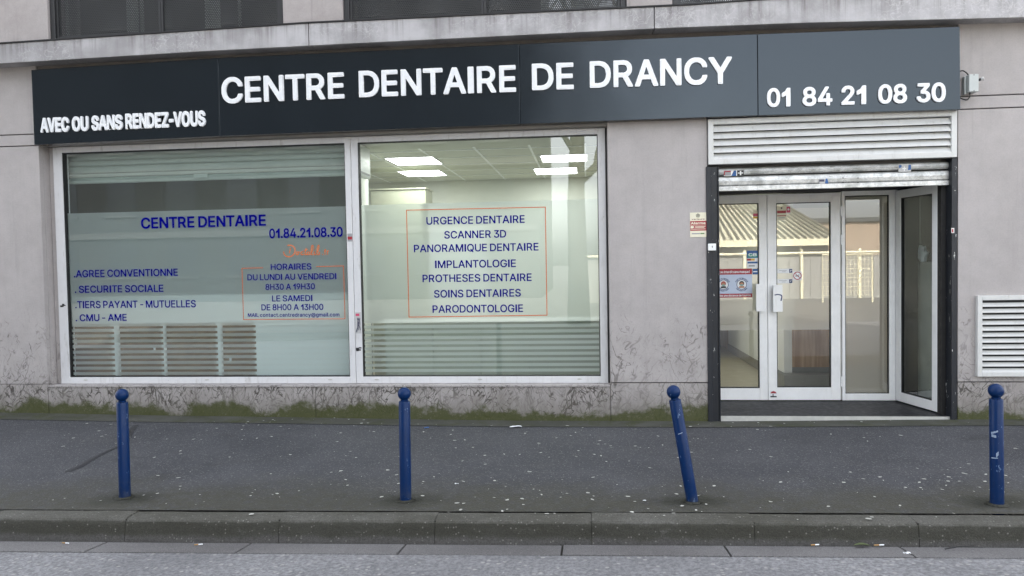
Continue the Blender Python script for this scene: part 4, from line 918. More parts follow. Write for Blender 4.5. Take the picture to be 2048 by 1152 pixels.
# concrete ledge with a crumpled white bag behind the angled glazing
MB().box(3.595, RX1+.10, .17, YD+.02, LZ+.0005, LZ+.012).build('ledge', MT['concrete'], B)
dx = lambda px, py=600, Y=YD: P(px, py, Y).x
dz = lambda py, px=1600, Y=YD: P(px, py, Y).z
FZB = .052
ztop = dz(387, 1600)
def door(label, x0, x1, gx0, gx1, gz0, gz1, z0, z1, y0, filmz, hinge=None, handle=None):
    f = MB(); f.frame(x0, x1, y0, y0+.06, z0, z1, gx0-x0, x1-gx1, gz0-z0, z1-gz1)
    d = f.build('door', MT['white_clean'], B, bevel=.004); d['label'] = label
    g = MB(); g.frame(gx0, gx1, y0+.008, y0+.05, gz0, gz1, .008); g.build('gasket', MT['gasket'], d)
    g = MB(); g.rect(gx0+.007, gx1-.007, gz0+.007, gz1-.007, y0+.022); g.build('pane', MT['door_glass'], d)
    g = MB(); g.rect(gx0+.012, gx1-.012, filmz[0], filmz[1], y0+.030); g.build('frosted_film', MT['door_film'], d)
    if hinge:
        for z in hinge:
            g = MB(); g.tube([(x1+.006, y0-.008, z-.055), (x1+.006, y0-.008, z+.055)], .010, 10); g.box(x1-.012, x1+.024, y0-.006, y0-.001, z-.002, z+.002); g.build('hinge', MT['white_clean'], d)
    if handle:
        hx0, hx1, hz0, hz1 = handle
        g = MB(); g.box(hx0, hx1, y0-.075, y0-.060, hz0, hz1); g.box(hx0+.02, hx1-.02, y0-.060, y0+.001, hz0+.03, hz0+.05); g.box(hx0+.02, hx1-.02, y0-.060, y0+.001, hz1-.05, hz1-.03)
        g.build('handle', MT['white_clean'], d, bevel=.003)
    return d
fz = (dz(660.5, 1550), dz(417, 1550))
zr = dz(803, 1600)
D1 = door('left glazed entrance door with a mask notice', dx(1386), dx(1535.2)-.002, dx(1403), dx(1518.5), dz(776.5,1480), dz(407,1480), FZB+.008, ztop, YD, fz, None, (P(1512,600,YD-.07).x, P(1530.5,600,YD-.07).x, P(1520,623,YD-.07).z, P(1520,568,YD-.07).z))
D2 = door('right glazed entrance door with keyhole and hinges', dx(1535.2)+.002, dx(1681), dx(1553.5), dx(1662), dz(775,1600), dz(405,1600), FZB+.008, ztop, YD, fz, [dz(422,1681), dz(480,1681), dz(763,1681)], (P(1546,600,YD-.07).x, P(1565,600,YD-.07).x, P(1555,624,YD-.07).z, P(1555,569.5,YD-.07).z))
m = MB(); m.lathe([(.011,0),(.010,.004),(.003,.006)], (dx(1547.5), YD-.0005, dz(649.5,1547)), (0,-1,0), 12); m.build('lock_cylinder', MT['brown'], D2)
m = MB(); m.box(dx(1535.2)+.002, dx(1540), YD-.004, YD-.0005, FZB+.01, ztop-.005); m.build('cover_strip', MT['white_clean'], D2)
# fixed light right of the doors and door frame
f = MB(); x0, x1 = dx(1684.5), dx(1796); f.frame(x0, x1, YD+.004, YD+.066, FZB+.004, ztop+.012, dx(1691)-x0, x1-dx(1778.5), dz(788,1735)-FZB, .05)
SL = f.build('side_light', MT['white_clean'], B, bevel=.004)
g = MB(); g.frame(dx(1691), dx(1778.5), YD+.012, YD+.05, dz(788,1735), ztop-.04, .007); g.build('gasket', MT['gasket'], SL)
g = MB(); g.rect(dx(1691)+.006, dx(1778.5)-.006, dz(788,1735)+.006, ztop-.044, YD+.024); g.build('pane', MT['door_glass'], SL)
g = MB(); g.rect(dx(1691)+.01, dx(1778.5)-.01, dz(788,1735)+.01, ztop-.05, YD+.034); g.build('frosted_film', MT['door_film'], SL)
m = MB(); m.box(RX0, RX1-.001, YD+.002, YD+.10, ztop+.013, 2.62); m.box(RX0, dx(1385), YD+.002, YD+.10, FZB, ztop+.012); m.box(dx(1797)+.001, RX1-.001, YD+.07, YD+.12, FZB, ztop+.012)
m.build('door_frame', MT['dark_frame'], B)
# glazed leaf standing open towards the street, hinged at the right end of the side light
hx, hy = dx(1799.5), YD-.004
e = P(1884, 800, .19); ex_, ey_ = e.x, .19
ld = Vector((ex_-hx, ey_-hy, 0)); LW = ld.length; ld.normalize(); ln = Vector((ld.y, -ld.x, 0))
if ln.x > 0: ln = -ln
def leaf(u0, u1, w0, w1, z0, z1, mb):
    c = []
    for z in (z0, z1):
        for u, w in ((u0,w0),(u1,w0),(u1,w1),(u0,w1)):
            p = Vector((hx, hy, 0))+ld*u+ln*w; c.append((p.x, p.y, z))
    mb.hexa(c)
zl0, zl1 = FZB+.012, ztop+.0
m = MB(); s_ = .085
leaf(0, s_, 0, .05, zl0, zl1, m); leaf(LW-s_, LW, 0, .05, zl0, zl1, m); leaf(s_, LW-s_, 0, .05, zl0, zl0+.10, m); leaf(s_, LW-s_, 0, .05, zl1-.085, zl1, m)
OD = m.build('door', MT['white_clean'], B, bevel=.003); OD['label'] = 'glazed door leaf standing open towards the street'
m = MB()
leaf(s_, s_+.008, .008, .042, zl0+.10, zl1-.085, m); leaf(LW-s_-.008, LW-s_, .008, .042, zl0+.10, zl1-.085, m); leaf(s_+.008, LW-s_-.008, .008, .042, zl0+.10, zl0+.108, m); leaf(s_+.008, LW-s_-.008, .008, .042, zl1-.093, zl1-.085, m)
m.build('gasket', MT['gasket'], OD)
m = MB(); a = Vector((hx,hy,0))+ld*(s_+.004)+ln*.025; b = Vector((hx,hy,0))+ld*(LW-s_-.004)+ln*.025
m.poly([(a.x,a.y,zl0+.104),(b.x,b.y,zl0+.104),(b.x,b.y,zl1-.089),(a.x,a.y,zl1-.089)]); m.build('pane', MT['glass'], OD)
# crumpled bag on the ledge
BY = PX(1838, 505, 3.60).y
m = MB(); rb = random.Random(3); n = 9; rings = []
for k in range(5):
    rr = (.030,.042,.046,.040,.030)[k]; z = LZ+.014+.042*k; rings.append(len(m.v))
    for j in range(n):
        an = 6.283*j/n; q = rr*rb.uniform(.75, 1.2); m.v.append((3.64+q*.9*math.cos(an), BY+q*2.0*math.sin(an), z+rb.uniform(-.012,.012)*(k > 0)))
for p, q in zip(rings, rings[1:]):
    for j in range(n): m.f.append((p+j, p+(j+1)%n, q+(j+1)%n, q+j)); m.m.append(0)
m.f.append(tuple(rings[0]+j for j in range(n-1,-1,-1))); m.f.append(tuple(rings[-1]+j for j in range(n))); m.m += [0,0]
tag(m.build('paper_bag', MT['paper']), 'small crumpled white bag on the ledge behind the open glazed leaf', 'bag')

# ------------------------------------------------------------------ rooms behind the glass
ZC = 3.005
def slab(name, mat, *a):
    o = MB().box(*a).build(name, MT[mat]); return struct(o)

slab('interior_floor', 'tile', -9, RX1-.01, .301, 8.2, -.08, .040)
# the part of the floor in the recess is covered by the recess floor
ce = slab('interior_ceiling', 'ceil', -9, 4.2, .39, 8.2, ZC, ZC+.1)
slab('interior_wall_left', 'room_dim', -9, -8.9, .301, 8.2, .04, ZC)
struct(MB().hexa([(-2.58,.26,.041),(-2.50,.26,.041),(-2.78,1.70,.041),(-2.86,1.70,.041),(-2.58,.26,ZC-.001),(-2.50,.26,ZC-.001),(-2.78,1.70,ZC-.001),(-2.86,1.70,ZC-.001)]).build('interior_partition', MT['room_wall']))
slab('interior_back_wall', 'room_wall', -4.6, 1.5, 4.4, 4.5, .041, ZC-.001)
slab('interior_end_wall', 'room_wall', -4.7, -4.6, 1.801, 4.5, .041, ZC-.001)
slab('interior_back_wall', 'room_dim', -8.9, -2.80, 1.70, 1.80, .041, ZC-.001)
slab('interior_corridor_wall', 'room_wall', 1.505, 1.6, 4.4, 8.0, .041, ZC-.001)
slab('interior_corridor_end', 'room_wall', 1.6, 4.2, 7.9, 8.0, .041, ZC-.001)
wx = 2.44
sw = slab('interior_side_wall', 'room_wall', wx, wx+.12, 1.95, 5.6, .041, ZC-.001)
MB().box(wx-.014, wx-.0005, 1.96, 5.6, .041, .17).build('skirting', MT['skirt'], sw)
wd = MB().box(wx+.01, wx+.1, 5.605, 7.2, .06, 2.1).build('interior_door', MT['wood']); tag(wd, 'wooden door far down the hallway seen through the left entrance door', 'door')
slab('interior_wall_right', 'room_wall', RX1+.2, RX1+.3, 1.2, 8.0, .041, ZC-.001)
# reception counter behind the right door
rc = thing('reception_counter', (3.0, 1.75, .04), 'wood fronted reception counter on a grey base behind the right door', 'counter')
cx0, cx1, cy = P(1584,700,1.75).x, RX1+.15, 1.75
MB().box(cx0, cx1, cy, cy+.6, .30, 1.12).build('wood_front', MT['wood'], rc)
MB().box(P(1556,700,1.70).x+.03, cx1, cy-.22, cy+.55, .041, .232).build('base', MT['grey_plinth'], rc, bevel=.005)
MB().box(cx0-.02, cx1, cy-.03, cy+.62, 1.121, 1.16).build('worktop', MT['white_in'], rc)
MB().box(cx0-.10, cx0-.003, cy-.01, cy+.6, .233, 1.12).build('end_panel', MT['white_in'], rc)
MB().box(cx0+.0, cx1, cy+.01, cy+.6, .233, .299).build('recessed_base', MT['grey_plinth'], rc)
# four lit ceiling panels
def light(label, pts):
    q = [PZ(px, py, ZC-.012) for px, py in pts]
    x0, x1 = (q[0].x+q[3].x)/2, (q[1].x+q[2].x)/2; y0, y1 = (q[0].y+q[1].y)/2, (q[2].y+q[3].y)/2
    t = thing('ceiling_light', ((x0+x1)/2, (y0+y1)/2, ZC-.012), label, 'ceiling light', 'lit ceiling panels in the right room')
    m = MB()
    for bx in ((x0-.02,x0,y0-.02,y1+.02),(x1,x1+.02,y0-.02,y1+.02),(x0,x1,y0-.02,y0),(x0,x1,y1,y1+.02)): m.box(*bx, ZC-.014, ZC-.001)
    m.build('frame', MT['white_in'], t)
    m = MB(); m.poly([(x0,y0,ZC-.010),(x0,y1,ZC-.010),(x1,y1,ZC-.010),(x1,y0,ZC-.010)]); m.build('diffuser', MT['led'], t)
light('lit square ceiling panel nearest the window, upper left of four', [(776,315.7),(872.7,314.7),(878.7,328.7),(788,330)])
light('lit square ceiling panel at the back, lower left of four', [(799,342),(884,341),(888.5,351.6),(810.5,352.6)])
light('lit square ceiling panel nearest the window, upper right of four', [(1086.5,311),(1182,309.5),(1164.6,323.5),(1081,324)])
light('lit square ceiling panel at the back, lower right of four', [(1073,337.5),(1158,336),(1148.7,347.4),(1068.6,348.8)])
for x in (-3.2, -2.6, -1.95, -1.30, -.65, .0, .72):
    MB().box(x-.012, x+.012, 1.0, 4.39, ZC-.006, ZC-.0005).build('ceiling_rail', MT['white_in'], ce)
for y in (1.2, 1.82, 2.45, 3.08, 3.7, 4.3):
    MB().box(-4.6, 1.5, y-.012, y+.012, ZC-.0065, ZC-.0006).build('ceiling_rail', MT['white_in'], ce)
# wall box, pale cabinet and door in the right room
p1 = P(742, 358, .75)
ac = thing('wall_unit', (-2.5, .6, 2.5), 'white wall box high in the corner of the right room', 'wall unit')
MB().box(p1.x-.08, p1.x, .30, .75, P(742,359,.75).z, 2.98).build('casing', MT['white_in'], ac, bevel=.02)
MB().box(p1.x+.001, p1.x+.006, .34, .70, P(742,359,.75).z+.03, P(742,359,.75).z+.05).build('vent_slot', MT['grey'], ac)
MT['cab'] = plain('cream_cabinet', (.50,.51,.40), .6)
cb = thing('tall_cabinet', (-1.8, 2.6, .04), 'pale cream cabinet behind the frosted film of the right window', 'cabinet')
q0, q1 = P(741, 381, 2.4), P(851, 379, 2.4)
MB().box(q0.x, q1.x, 2.4, 2.85, .05, q0.z).build('body', MT['cab'], cb, bevel=.006)
MB().box(q0.x-.01, q1.x+.01, 2.38, 2.86, q0.z+.001, q0.z+.02).build('top', MT['cab'], cb)
dr = thing('interior_door', (-.9, 4.38, .04), 'cream door and frame in the back wall of the right room', 'door')
MB().frame(P(858,400,4.38).x, P(875,400,4.38).x+.95, 4.37, 4.398, .041, 2.32, .07).build('frame', MT['room_wall'], dr, bevel=.004)
MB().box(P(858,400,4.38).x+.072, P(875,400,4.38).x+.878, 4.38, 4.397, .045, 2.248).build('leaf', MT['white_in'], dr)
# castor bases of trolleys whose feet show under the film of the right window
for k, (px, nm) in enumerate(((900,'grey castor base left of centre under the right window film'), (1085,'grey castor base right of centre under the right window film'))):
    c = P(px, 740, 1.3); YY = 1.3; st = thing('trolley_base', (c.x, YY, .04), nm, 'trolley base')
    m = MB()
    for j in range(5):
        an = 6.283*j/5+.3; m.tube([(c.x, YY, .15), (c.x+.3*math.cos(an), YY+.3*math.sin(an), .10)], .018, 8)
    m.build('foot', MT['steel'], st)
    m = MB()
    for j in range(5):
        an = 6.283*j/5+.3; m.tube([(c.x+.3*math.cos(an)-.02, YY+.3*math.sin(an), .073), (c.x+.3*math.cos(an)+.02, YY+.3*math.sin(an), .073)], .03, 10)
    m.build('castor', MT['gasket'], st)
    MB().lathe([(.05,0),(.05,.03),(.02,.04)], (c.x,YY,.15), (0,0,1), 14).build('hub', MT['steel'], st)
lc = thing('low_cabinet', (-.9, 1.75, .04), 'low grey green cabinet row behind the striped band of the right window', 'cabinet')
MT['sage'] = plain('sage_laminate', (.43,.47,.43), .5, 0, .08)
zt_ = P(960, 640, 1.75).z
for k in range(5):
    xa = -2.6+k*.62; MB().box(xa+.003, xa+.617, 1.75, 1.77, .12, zt_-.03).build('door', MT['sage'], lc, bevel=.003)
MB().box(-2.62, .52, 1.772, 2.2, .10, zt_-.028).build('carcass', MT['sage'], lc)
MB().box(-2.64, .54, 1.73, 2.22, zt_-.027, zt_).build('worktop', MT['white_in'], lc, bevel=.003)
MB().box(-2.6, .5, 1.80, 2.15, .041, .099).build('plinth', MT['grey'], lc)
# long counter behind the left window: white top band, brown panels between white posts, white end
YC = .50
cn = thing('display_counter', (-4.4, YC, .04), 'long counter with brown panels and white posts behind the left window', 'counter')
zc1, zc0 = P(400, 590, YC).z, P(400, 645, YC).z
c0, c1 = P(135,700,YC).x-.2, P(705,700,YC).x-.02
MB().box(c0, c1, YC-.02, YC+.5, zc0, zc1).build('top_band', MT['white_in'], cn, bevel=.005)
posts = [(230,240.5),(328,333.5),(436.5,446)]
ends = [c0]+[v for a in posts for v in (P(a[0],700,YC).x, P(a[1],700,YC).x)]+[P(513.5,700,YC).x]
for i in range(0, len(ends), 2): MB().box(ends[i]+.001, ends[i+1]-.001, YC+.004, YC+.03, .05, zc0-.002).build('brown_panel', MT['wood_dark'], cn)
for i in range(1, len(ends)-1, 2): MB().box(ends[i], ends[i+1], YC-.006, YC+.03, .05, zc0-.001).build('white_post', MT['white_in'], cn)
MB().box(ends[-1], c1, YC-.01, YC+.03, .05, zc0-.001).build('white_end_panel', MT['white_in'], cn)
for px, py in ((309,697), (461,718), (152,683)):
    p = P(px, py, YC); MB().box(p.x-.012, p.x+.012, YC-.003, YC+.003, p.z-.035, p.z+.035).build('price_tag', MT['paper'], cn)
# rolled-up inner shutter behind the left window
ir = thing('roller_shutter', (-4.2, .33, 2.6), 'inner roller shutter half rolled behind the top of the left window', 'roller shutter')
YI = .33
MT['shut'] = plain('painted_inner_shutter', (.52,.57,.54), .45, .1, .12, 5)
lev = [300, 315.5, 327, 341.5, 350, 363]
for a, b in zip(lev, lev[1:]):
    z1, z0 = P(400, a-2, YI).z-.004, P(400, b-2, YI).z+.001; m = MB()
    prof = [(YI+.012, z0), (YI, z0+(z1-z0)*.18), (YI-.006, (z0+z1)/2), (YI, z1-(z1-z0)*.18), (YI+.012, z1)]
    for (ya, za), (yb, zb) in zip(prof, prof[1:]): m.poly([(-5.86,ya,za),(-2.60,ya,za),(-2.60,yb,zb),(-5.86,yb,zb)])
    m.poly([(-5.86,YI+.012,z1),(-2.6,YI+.012,z1),(-2.6,YI+.012,z0),(-5.86,YI+.012,z0)])
    m.build('slat', MT['shut'], ir)
zl = P(402,352,YI).z
MB().box(P(389,352,YI).x, P(417,352,YI).x, YI-.022, YI-.008, zl-.022, zl+.022).build('lock_plate', MT['shut'], ir, bevel=.003)
MB().lathe([(.006,0),(.005,.002)], (P(402,352,YI).x, YI-.0225, zl), (0,-1,0), 10).build('keyhole', MT['gasket'], ir)
MB().tube([(-5.8,YI-.010,zl-.004),(-2.66,YI-.010,zl-.004)], .005, 6).build('lock_rod', MT['shut'], ir)
MB().box(-5.86, -2.6, YI+.02, YI+.2, P(400,300,YI).z, 3.0).build('shutter_box', MT['dark_frame'], ir)
# ------------------------------------------------------------------ bollards
MT['scuff'] = plain('pale_scuff', (.26,.33,.45), .6, 0, .3, 60)
def bollard(label, bx, by, tx, ty, scuff=None):
    base = on_pav(bx, by); ball = P(tx, ty, base.y); ax = (ball-base); H = ax.length; ax.normalize()
    t = thing('bollard', base, label, 'bollard', 'blue ball-topped bollards along the kerb')
    r, rb = .0395, .0455
    MB().lathe([(r+.001,-.06),(r,.0),(r,H-rb-.012),(r-.003,H-rb-.006),(.024,H-rb-.005)], base, ax, 32).build('post', MT['blue'], t, smooth=False)
    MB().lathe([(.026,H-rb-.0045),(.026,H-rb+.004),(.020,H-rb+.008)], base, ax, 24).build('collar', MT['blue'], t)
    o = MB().lathe([(rb*math.sin(a), H-rb*math.cos(a)) for a in [math.pi*i/16 for i in range(1, 16)]], base, ax, 32).build('ball', MT['blue'], t, smooth=True)
    for c in t.children:
        if c.name.startswith('post'):
            for p in c.data.polygons: p.use_smooth = len(p.vertices) == 4
            c.modifiers.new('e', 'EDGE_SPLIT').split_angle = math.radians(35)
    m = MB()   # dug-up collar of broken asphalt at the foot
    n = 18; rr = random.Random(bx)
    for i in range(n):
        a0, a1 = 6.283*i/n, 6.283*(i+1)/n; q = [.045, .045, .058+.018*rr.random(), .058+.018*rr.random()]
        pts = [(base.x+q[0]*math.cos(a0), base.y+q[0]*math.sin(a0)), (base.x+q[3]*math.cos(a0), base.y+q[3]*math.sin(a0)), (base.x+q[2]*math.cos(a1), base.y+q[2]*math.sin(a1)), (base.x+q[1]*math.cos(a1), base.y+q[1]*math.sin(a1))]
        hs_ = (.012, .0035, .0035, .012)
        m.poly([(x, y, zpav(x, y)+h) for (x, y), h in zip(pts, hs_)])
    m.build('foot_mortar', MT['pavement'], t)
    if scuff:
        m = MB()
        for px, py, w, h, a in scuff:
            c = P(px, py, base.y-.05); axx = ax
            side = Vector((1,0,0)); k = (c-base).dot(axx); xo = (c-base-axx*k).x
            for i in range(4):
                u = -w/2+w*i/3.; u2 = u+w/3.
                def pt(uu, vv):
                    xx = max(-.038, min(.038, xo+uu)); rad = r+.0007
                    return base+axx*(k+vv+uu*a)+Vector((xx, -math.sqrt(max(rad*rad-xx*xx, 1e-6)), 0))
                if i < 3: m.poly([pt(u,-h/2*(1-.4*i/3)), pt(u2,-h/2*(1-.5*i/3)), pt(u2,h/2*(.6+.4*i/3)), pt(u,h/2)])
        m.build('paint_scuff', MT['scuff'], t)
    return t
bollard('upright blue bollard in front of the left shop window', 250, 995, 244, 790)
bollard('straight blue bollard below the post between the two shop windows', 823, 1001, 808.5, 787.5) if False else bollard('straight blue bollard in front of the right shop window', 811.5, 1001, 808.5, 787.5)
bollard('leaning blue bollard tilted left in front of the pillar', 1385, 1004, 1347, 784, [(1361,868,.03,.006,.4)])
bollard('blue bollard with pale scuff marks on its post, at the right edge', 1994, 1009, 1992, 781.5, [(1993,866,.03,.014,.5),(1992,874,.018,.02,-.4),(1997,910,.012,.03,.9),(1993,918,.03,.008,.1)])

# ------------------------------------------------------------------ alarm siren box, key switch
ab = thing('alarm_box', (3.66, -.02, 3.2), 'grey alarm box with a red lamp on the wall right of the sign', 'alarm box')
YA = -.10
x0, x1 = P(1938.5,170,YA).x, P(1957.5,170,YA).x; z0, z1 = P(1945,183.2,YA).z, P(1945,148.2,YA).z
MT['abox'] = plain('grey_plastic', (.50,.53,.52), .45, 0, .06)
MB().box(x0, x1, YA, .0, z0, z1).build('housing', MT['abox'], ab, bevel=.004)
MB().box(x0-.02, x0-.001, -.05, .0, z0-.012, z1-.008).build('back_plate', MT['abox'], ab, bevel=.003)
c = P(1946, 174.6, YA)
MB().lathe([(.024,0),(.024,.006),(.018,.012),(.004,.016)], (c.x, YA-.0005, c.z), (0,-1,0), 20).build('red_lamp', MT['lens'], ab, smooth=True)
m = MB(); q = P(1960,159.5,YA+.03); m.tube([(x1-.002,YA+.03,q.z),(x1+.018,YA+.028,q.z-.002),(x1+.030,YA+.02,q.z+.004)], .012, 10); m.build('sensor_arm', MT['gasket'], ab)
MB().lathe([(.012,0),(.017,.008),(.017,.022),(.010,.028)], (x1+.030, YA+.022, q.z+.002), (.8,-.5,.25), 14).build('sensor_head', MT['steel'], ab)
m = MB()
for py in (149.8, 181.4): d = P(1948, py, YA); m.disc(d.x, d.z, YA-.0008, .005, 10)
m.build('screw', MT['gasket'], ab)
s0 = P(1921.5,142.5,-.04); s1 = P(1935.5,148.5,-.04)
MB().tube([tuple(v) for v in smooth([(s0.x-.01,-.03,s0.z),(s0.x+.02,-.04,s0.z+.004),(s1.x-.015,-.05,s1.z+.01),(s1.x,-.05,s1.z-.012)], 5)], .006, 8).build('cable', MT['gasket'], ab)
s0 = P(1921.5,195.5,-.04); s1 = P(1938,187,-.04)
MB().tube([tuple(v) for v in smooth([(s0.x-.01,-.03,s0.z+.006),(s0.x+.03,-.04,s0.z-.018),(s1.x-.02,-.05,s0.z-.022),(s1.x,-.05,s0.z+.005),(s1.x+.002,-.05,s1.z+.02)], 5)], .006, 8).build('cable', MT['gasket'], ab)
ks = thing('key_switch', (1.25, -.03, 1.7), 'small white key switch box on the left black post of the entrance', 'key switch')
YK = -.045; a, b = P(1416.5,501.5,YK), P(1432.2,487,YK)
MB().box(a.x, b.x, YK, -.0155, a.z, b.z).build('housing', MT['white_in'], ks, bevel=.006)
c = P(1424.5,493.3,YK); MB().lathe([(.013,0),(.012,.004),(.004,.005)], (c.x, YK-.0005, c.z), (0,-1,0), 16).build('lock', MT['steel'], ks)
m = MB(); m.disc(c.x, c.z+.003, YK-.0062, .0045, 10); m.rect(c.x-.002, c.x+.002, c.z-.011, c.z+.001, YK-.0060); m.build('keyhole', MT['gasket'], ks)

# ------------------------------------------------------------------ notices and stickers
def plate(name, label, cat, x0, y0, x1, y1, Y, mat, th=.0012):
    "flat notice from pixel corners (x0,y0 top left; x1,y1 bottom right) on the plane y = Y"
    a, b = P(x0, y1, Y), P(x1, y0, Y); t = thing(name, ((a.x+b.x)/2, Y, a.z), label, cat)
    MB().box(a.x, b.x, Y, Y+th, a.z, b.z).build('sheet', MT[mat], t)
    return t, a.x, b.x, a.z, b.z
def put(t, mat, Y, fn, nm='print'):
    m = MB(); fn(m, Y); m.build(nm, MT[mat], t)
def rc_(x0, x1, z0, z1): return lambda m, Y: m.rect(x0, x1, z0, z1, Y)
def tx(s, x0, x1, z, cap, d=.0):
    def f(m, Y): text_line(m, s, (x0, Y, z), (x1, Y, z), cap, 0., d)
    return f
# alarm notice on the pillar
t, x0, x1, z0, z1 = plate('alarm_notice', 'cream and red alarm notice on the pillar left of the entrance', 'notice', 1380.3, 424.5, 1413.2, 474.5, -.004, 'cream')
w, h = x1-x0, z1-z0; Y = -.0046
put(t, 'red', Y, rc_(x0+.002, x1-.002, z0+h*.26, z0+h*.655), 'red_field')
def flower(m, Y):
    cx, cz = x0+w*.48, z0+h*.875
    for k in range(5):
        an = 6.283*k/5+1.57; m.disc(cx+.012*math.cos(an), cz+.012*math.sin(an), Y-.00005*k, .009, 10, .0045)
put(t, 'blackink', Y, flower, 'emblem'); put(t, 'brown', Y, tx('verisure', x0+w*.1, x0+w*.88, z0+h*.70, h*.058), 'lettering')
put(t, 'cream', Y-.0006, tx('Alarme', x0+w*.05, x0+w*.93, z0+h*.52, h*.095, .02), 'lettering')
put(t, 'cream', Y-.0006, rc_(x0+w*.03, x0+w*.96, z0+h*.475, z0+h*.487), 'rule')
put(t, 'cream', Y-.0006, lambda m, Y: m.poly([(x0+w*.03,Y,z0+h*.37),(x0+w*.12,Y,z0+h*.355),(x0+w*.26,Y,z0+h*.40),(x0+w*.20,Y,z0+h*.45),(x0+w*.05,Y,z0+h*.46)]), 'emblem')
put(t, 'cream', Y-.0007, tx('protection', x0+w*.30, x0+w*.92, z0+h*.40, h*.035), 'lettering') if False else None
for zz_, wa, wb in ((.415,.30,.93),(.375,.30,.86),(.315,.04,.93)): put(t, 'cream', Y-.0006, rc_(x0+w*wa, x0+w*wb, z0+h*zz_, z0+h*(zz_+.022)), 'small_print')
put(t, 'grey', Y, rc_(x0+w*.1, x0+w*.6, z0+h*.12, z0+h*.165), 'small_print'); put(t, 'green', Y, rc_(x0+w*.62, x0+w*.86, z0+h*.12, z0+h*.165), 'small_print')
# mask notice on the left door
YN = YD+.0185
t, x0, x1, z0, z1 = plate('mask_notice', 'red and white face mask notice on the left entrance door', 'notice', 1426, 537, 1504, 595.5, YN, 'sky')
w, h = x1-x0, z1-z0; Y = YN-.0006
put(t, 'red', Y, rc_(x0, x1, z1-h*.20, z1), 'red_band'); put(t, 'red', Y, rc_(x0, x1, z0, z0+h*.135), 'red_band')
put(t, 'paper', Y-.0006, tx('Accès interdit sans masque !', x0+w*.08, x1-w*.06, z1-h*.15, h*.085, .01), 'lettering')
put(t, 'paper', Y-.0006, tx('Gardez une distance de 1 mètre', x0+w*.05, x1-w*.04, z0+h*.035, h*.07, .01), 'lettering')
def arc_text(s, cx, cz, r, a0, a1, cap, inward=False):
    def f(m, Y):
        lay, W = layout(s)
        for ch, xo in lay:
            def fn(u, v, dp):
                tt = (xo+u)/W; an = a0+(a1-a0)*tt; rr = r+(v*cap if not inward else -v*cap); return Vector((cx+rr*math.cos(an), Y, cz+rr*math.sin(an)))
            glyph_into(m, ch, fn, 0., .01, False)
    return f
for cxf, hair in ((.27, 'redhair'), (.735, 'hair')):
    cx, cz, r = x0+w*cxf, z0+h*.45, h*.165
    put(t, 'paper', Y, lambda m, Y: m.disc(cx, cz, Y, r, 28), 'roundel'); put(t, 'navy', Y-.0002, lambda m, Y: m.disc(cx, cz, Y, r*1.06, 28, r*.95), 'roundel_ring')
    put(t, 'navy', Y-.0002, arc_text('PORT DU MASQUE', cx, cz, r*1.15, 2.75, .39, r*.30), 'lettering')
    put(t, 'navy', Y-.0002, arc_text('OBLIGATOIRE', cx, cz, r*1.45, 3.75, 5.67, r*.30, True), 'lettering')
    put(t, 'blackink' if hair == 'redhair' else 'skin', Y-.0003, lambda m, Y: m.poly([(cx-r*.62,Y,cz-r*.72),(cx+r*.62,Y,cz-r*.72),(cx+r*.45,Y,cz-r*.32),(cx-r*.45,Y,cz-r*.32)]), 'shoulders')
    put(t, hair, Y-.0004, lambda m, Y: m.disc(cx, cz+r*.22, Y, r*.52, 18) , 'hair')
    put(t, 'skin', Y-.0006, lambda m, Y: m.disc(cx, cz+r*.08, Y, r*.38, 18), 'face'); put(t, 'teal', Y-.0008, lambda m, Y: m.poly([(cx-r*.34,Y,cz+r*.04),(cx-r*.2,Y,cz-r*.26),(cx+r*.2,Y,cz-r*.26),(cx+r*.34,Y,cz+r*.04)]), 'mask')
# card payment stickers
t, x0, x1, z0, z1 = plate('card_sticker', 'blue and green bank card sticker at the edge of the left door glass', 'sticker', 1494, 501, 1516, 536, YN, 'paper')
w, h = x1-x0, z1-z0; Y = YN-.0006
put(t, 'cbblue', Y, rc_(x0, x1, z0+h*.57, z1), 'blue_field'); put(t, 'cbgreen', Y-.0003, rc_(x0+w*.08, x1-w*.08, z0+h*.60, z0+h*.82), 'green_field'); put(t, 'paper', Y-.0006, tx('CB', x0+w*.14, x1-w*.12, z0+h*.68, h*.17), 'lettering')
put(t, 'red', Y, rc_(x0, x0+w*.36, z0+h*.42, z0+h*.54), 'mark'); put(t, 'yellow', Y, rc_(x0+w*.36, x0+w*.7, z0+h*.42, z0+h*.54), 'mark'); put(t, 'cbblue', Y, rc_(x0+w*.05, x1-w*.05, z0+h*.26, z0+h*.36), 'mark'); put(t, 'grey', Y, rc_(x0+w*.15, x1-w*.3, z0+h*.08, z0+h*.16), 'mark')
t, x0, x1, z0, z1 = plate('card_sticker', 'small square blue card sticker beside the mask notice', 'sticker', 1505, 537.5, 1516, 549, YN, 'cbblue')
put(t, 'paper', YN-.0006, rc_(x0+.008, x1-.008, (z0+z1)/2-.006, (z0+z1)/2+.006), 'mark')
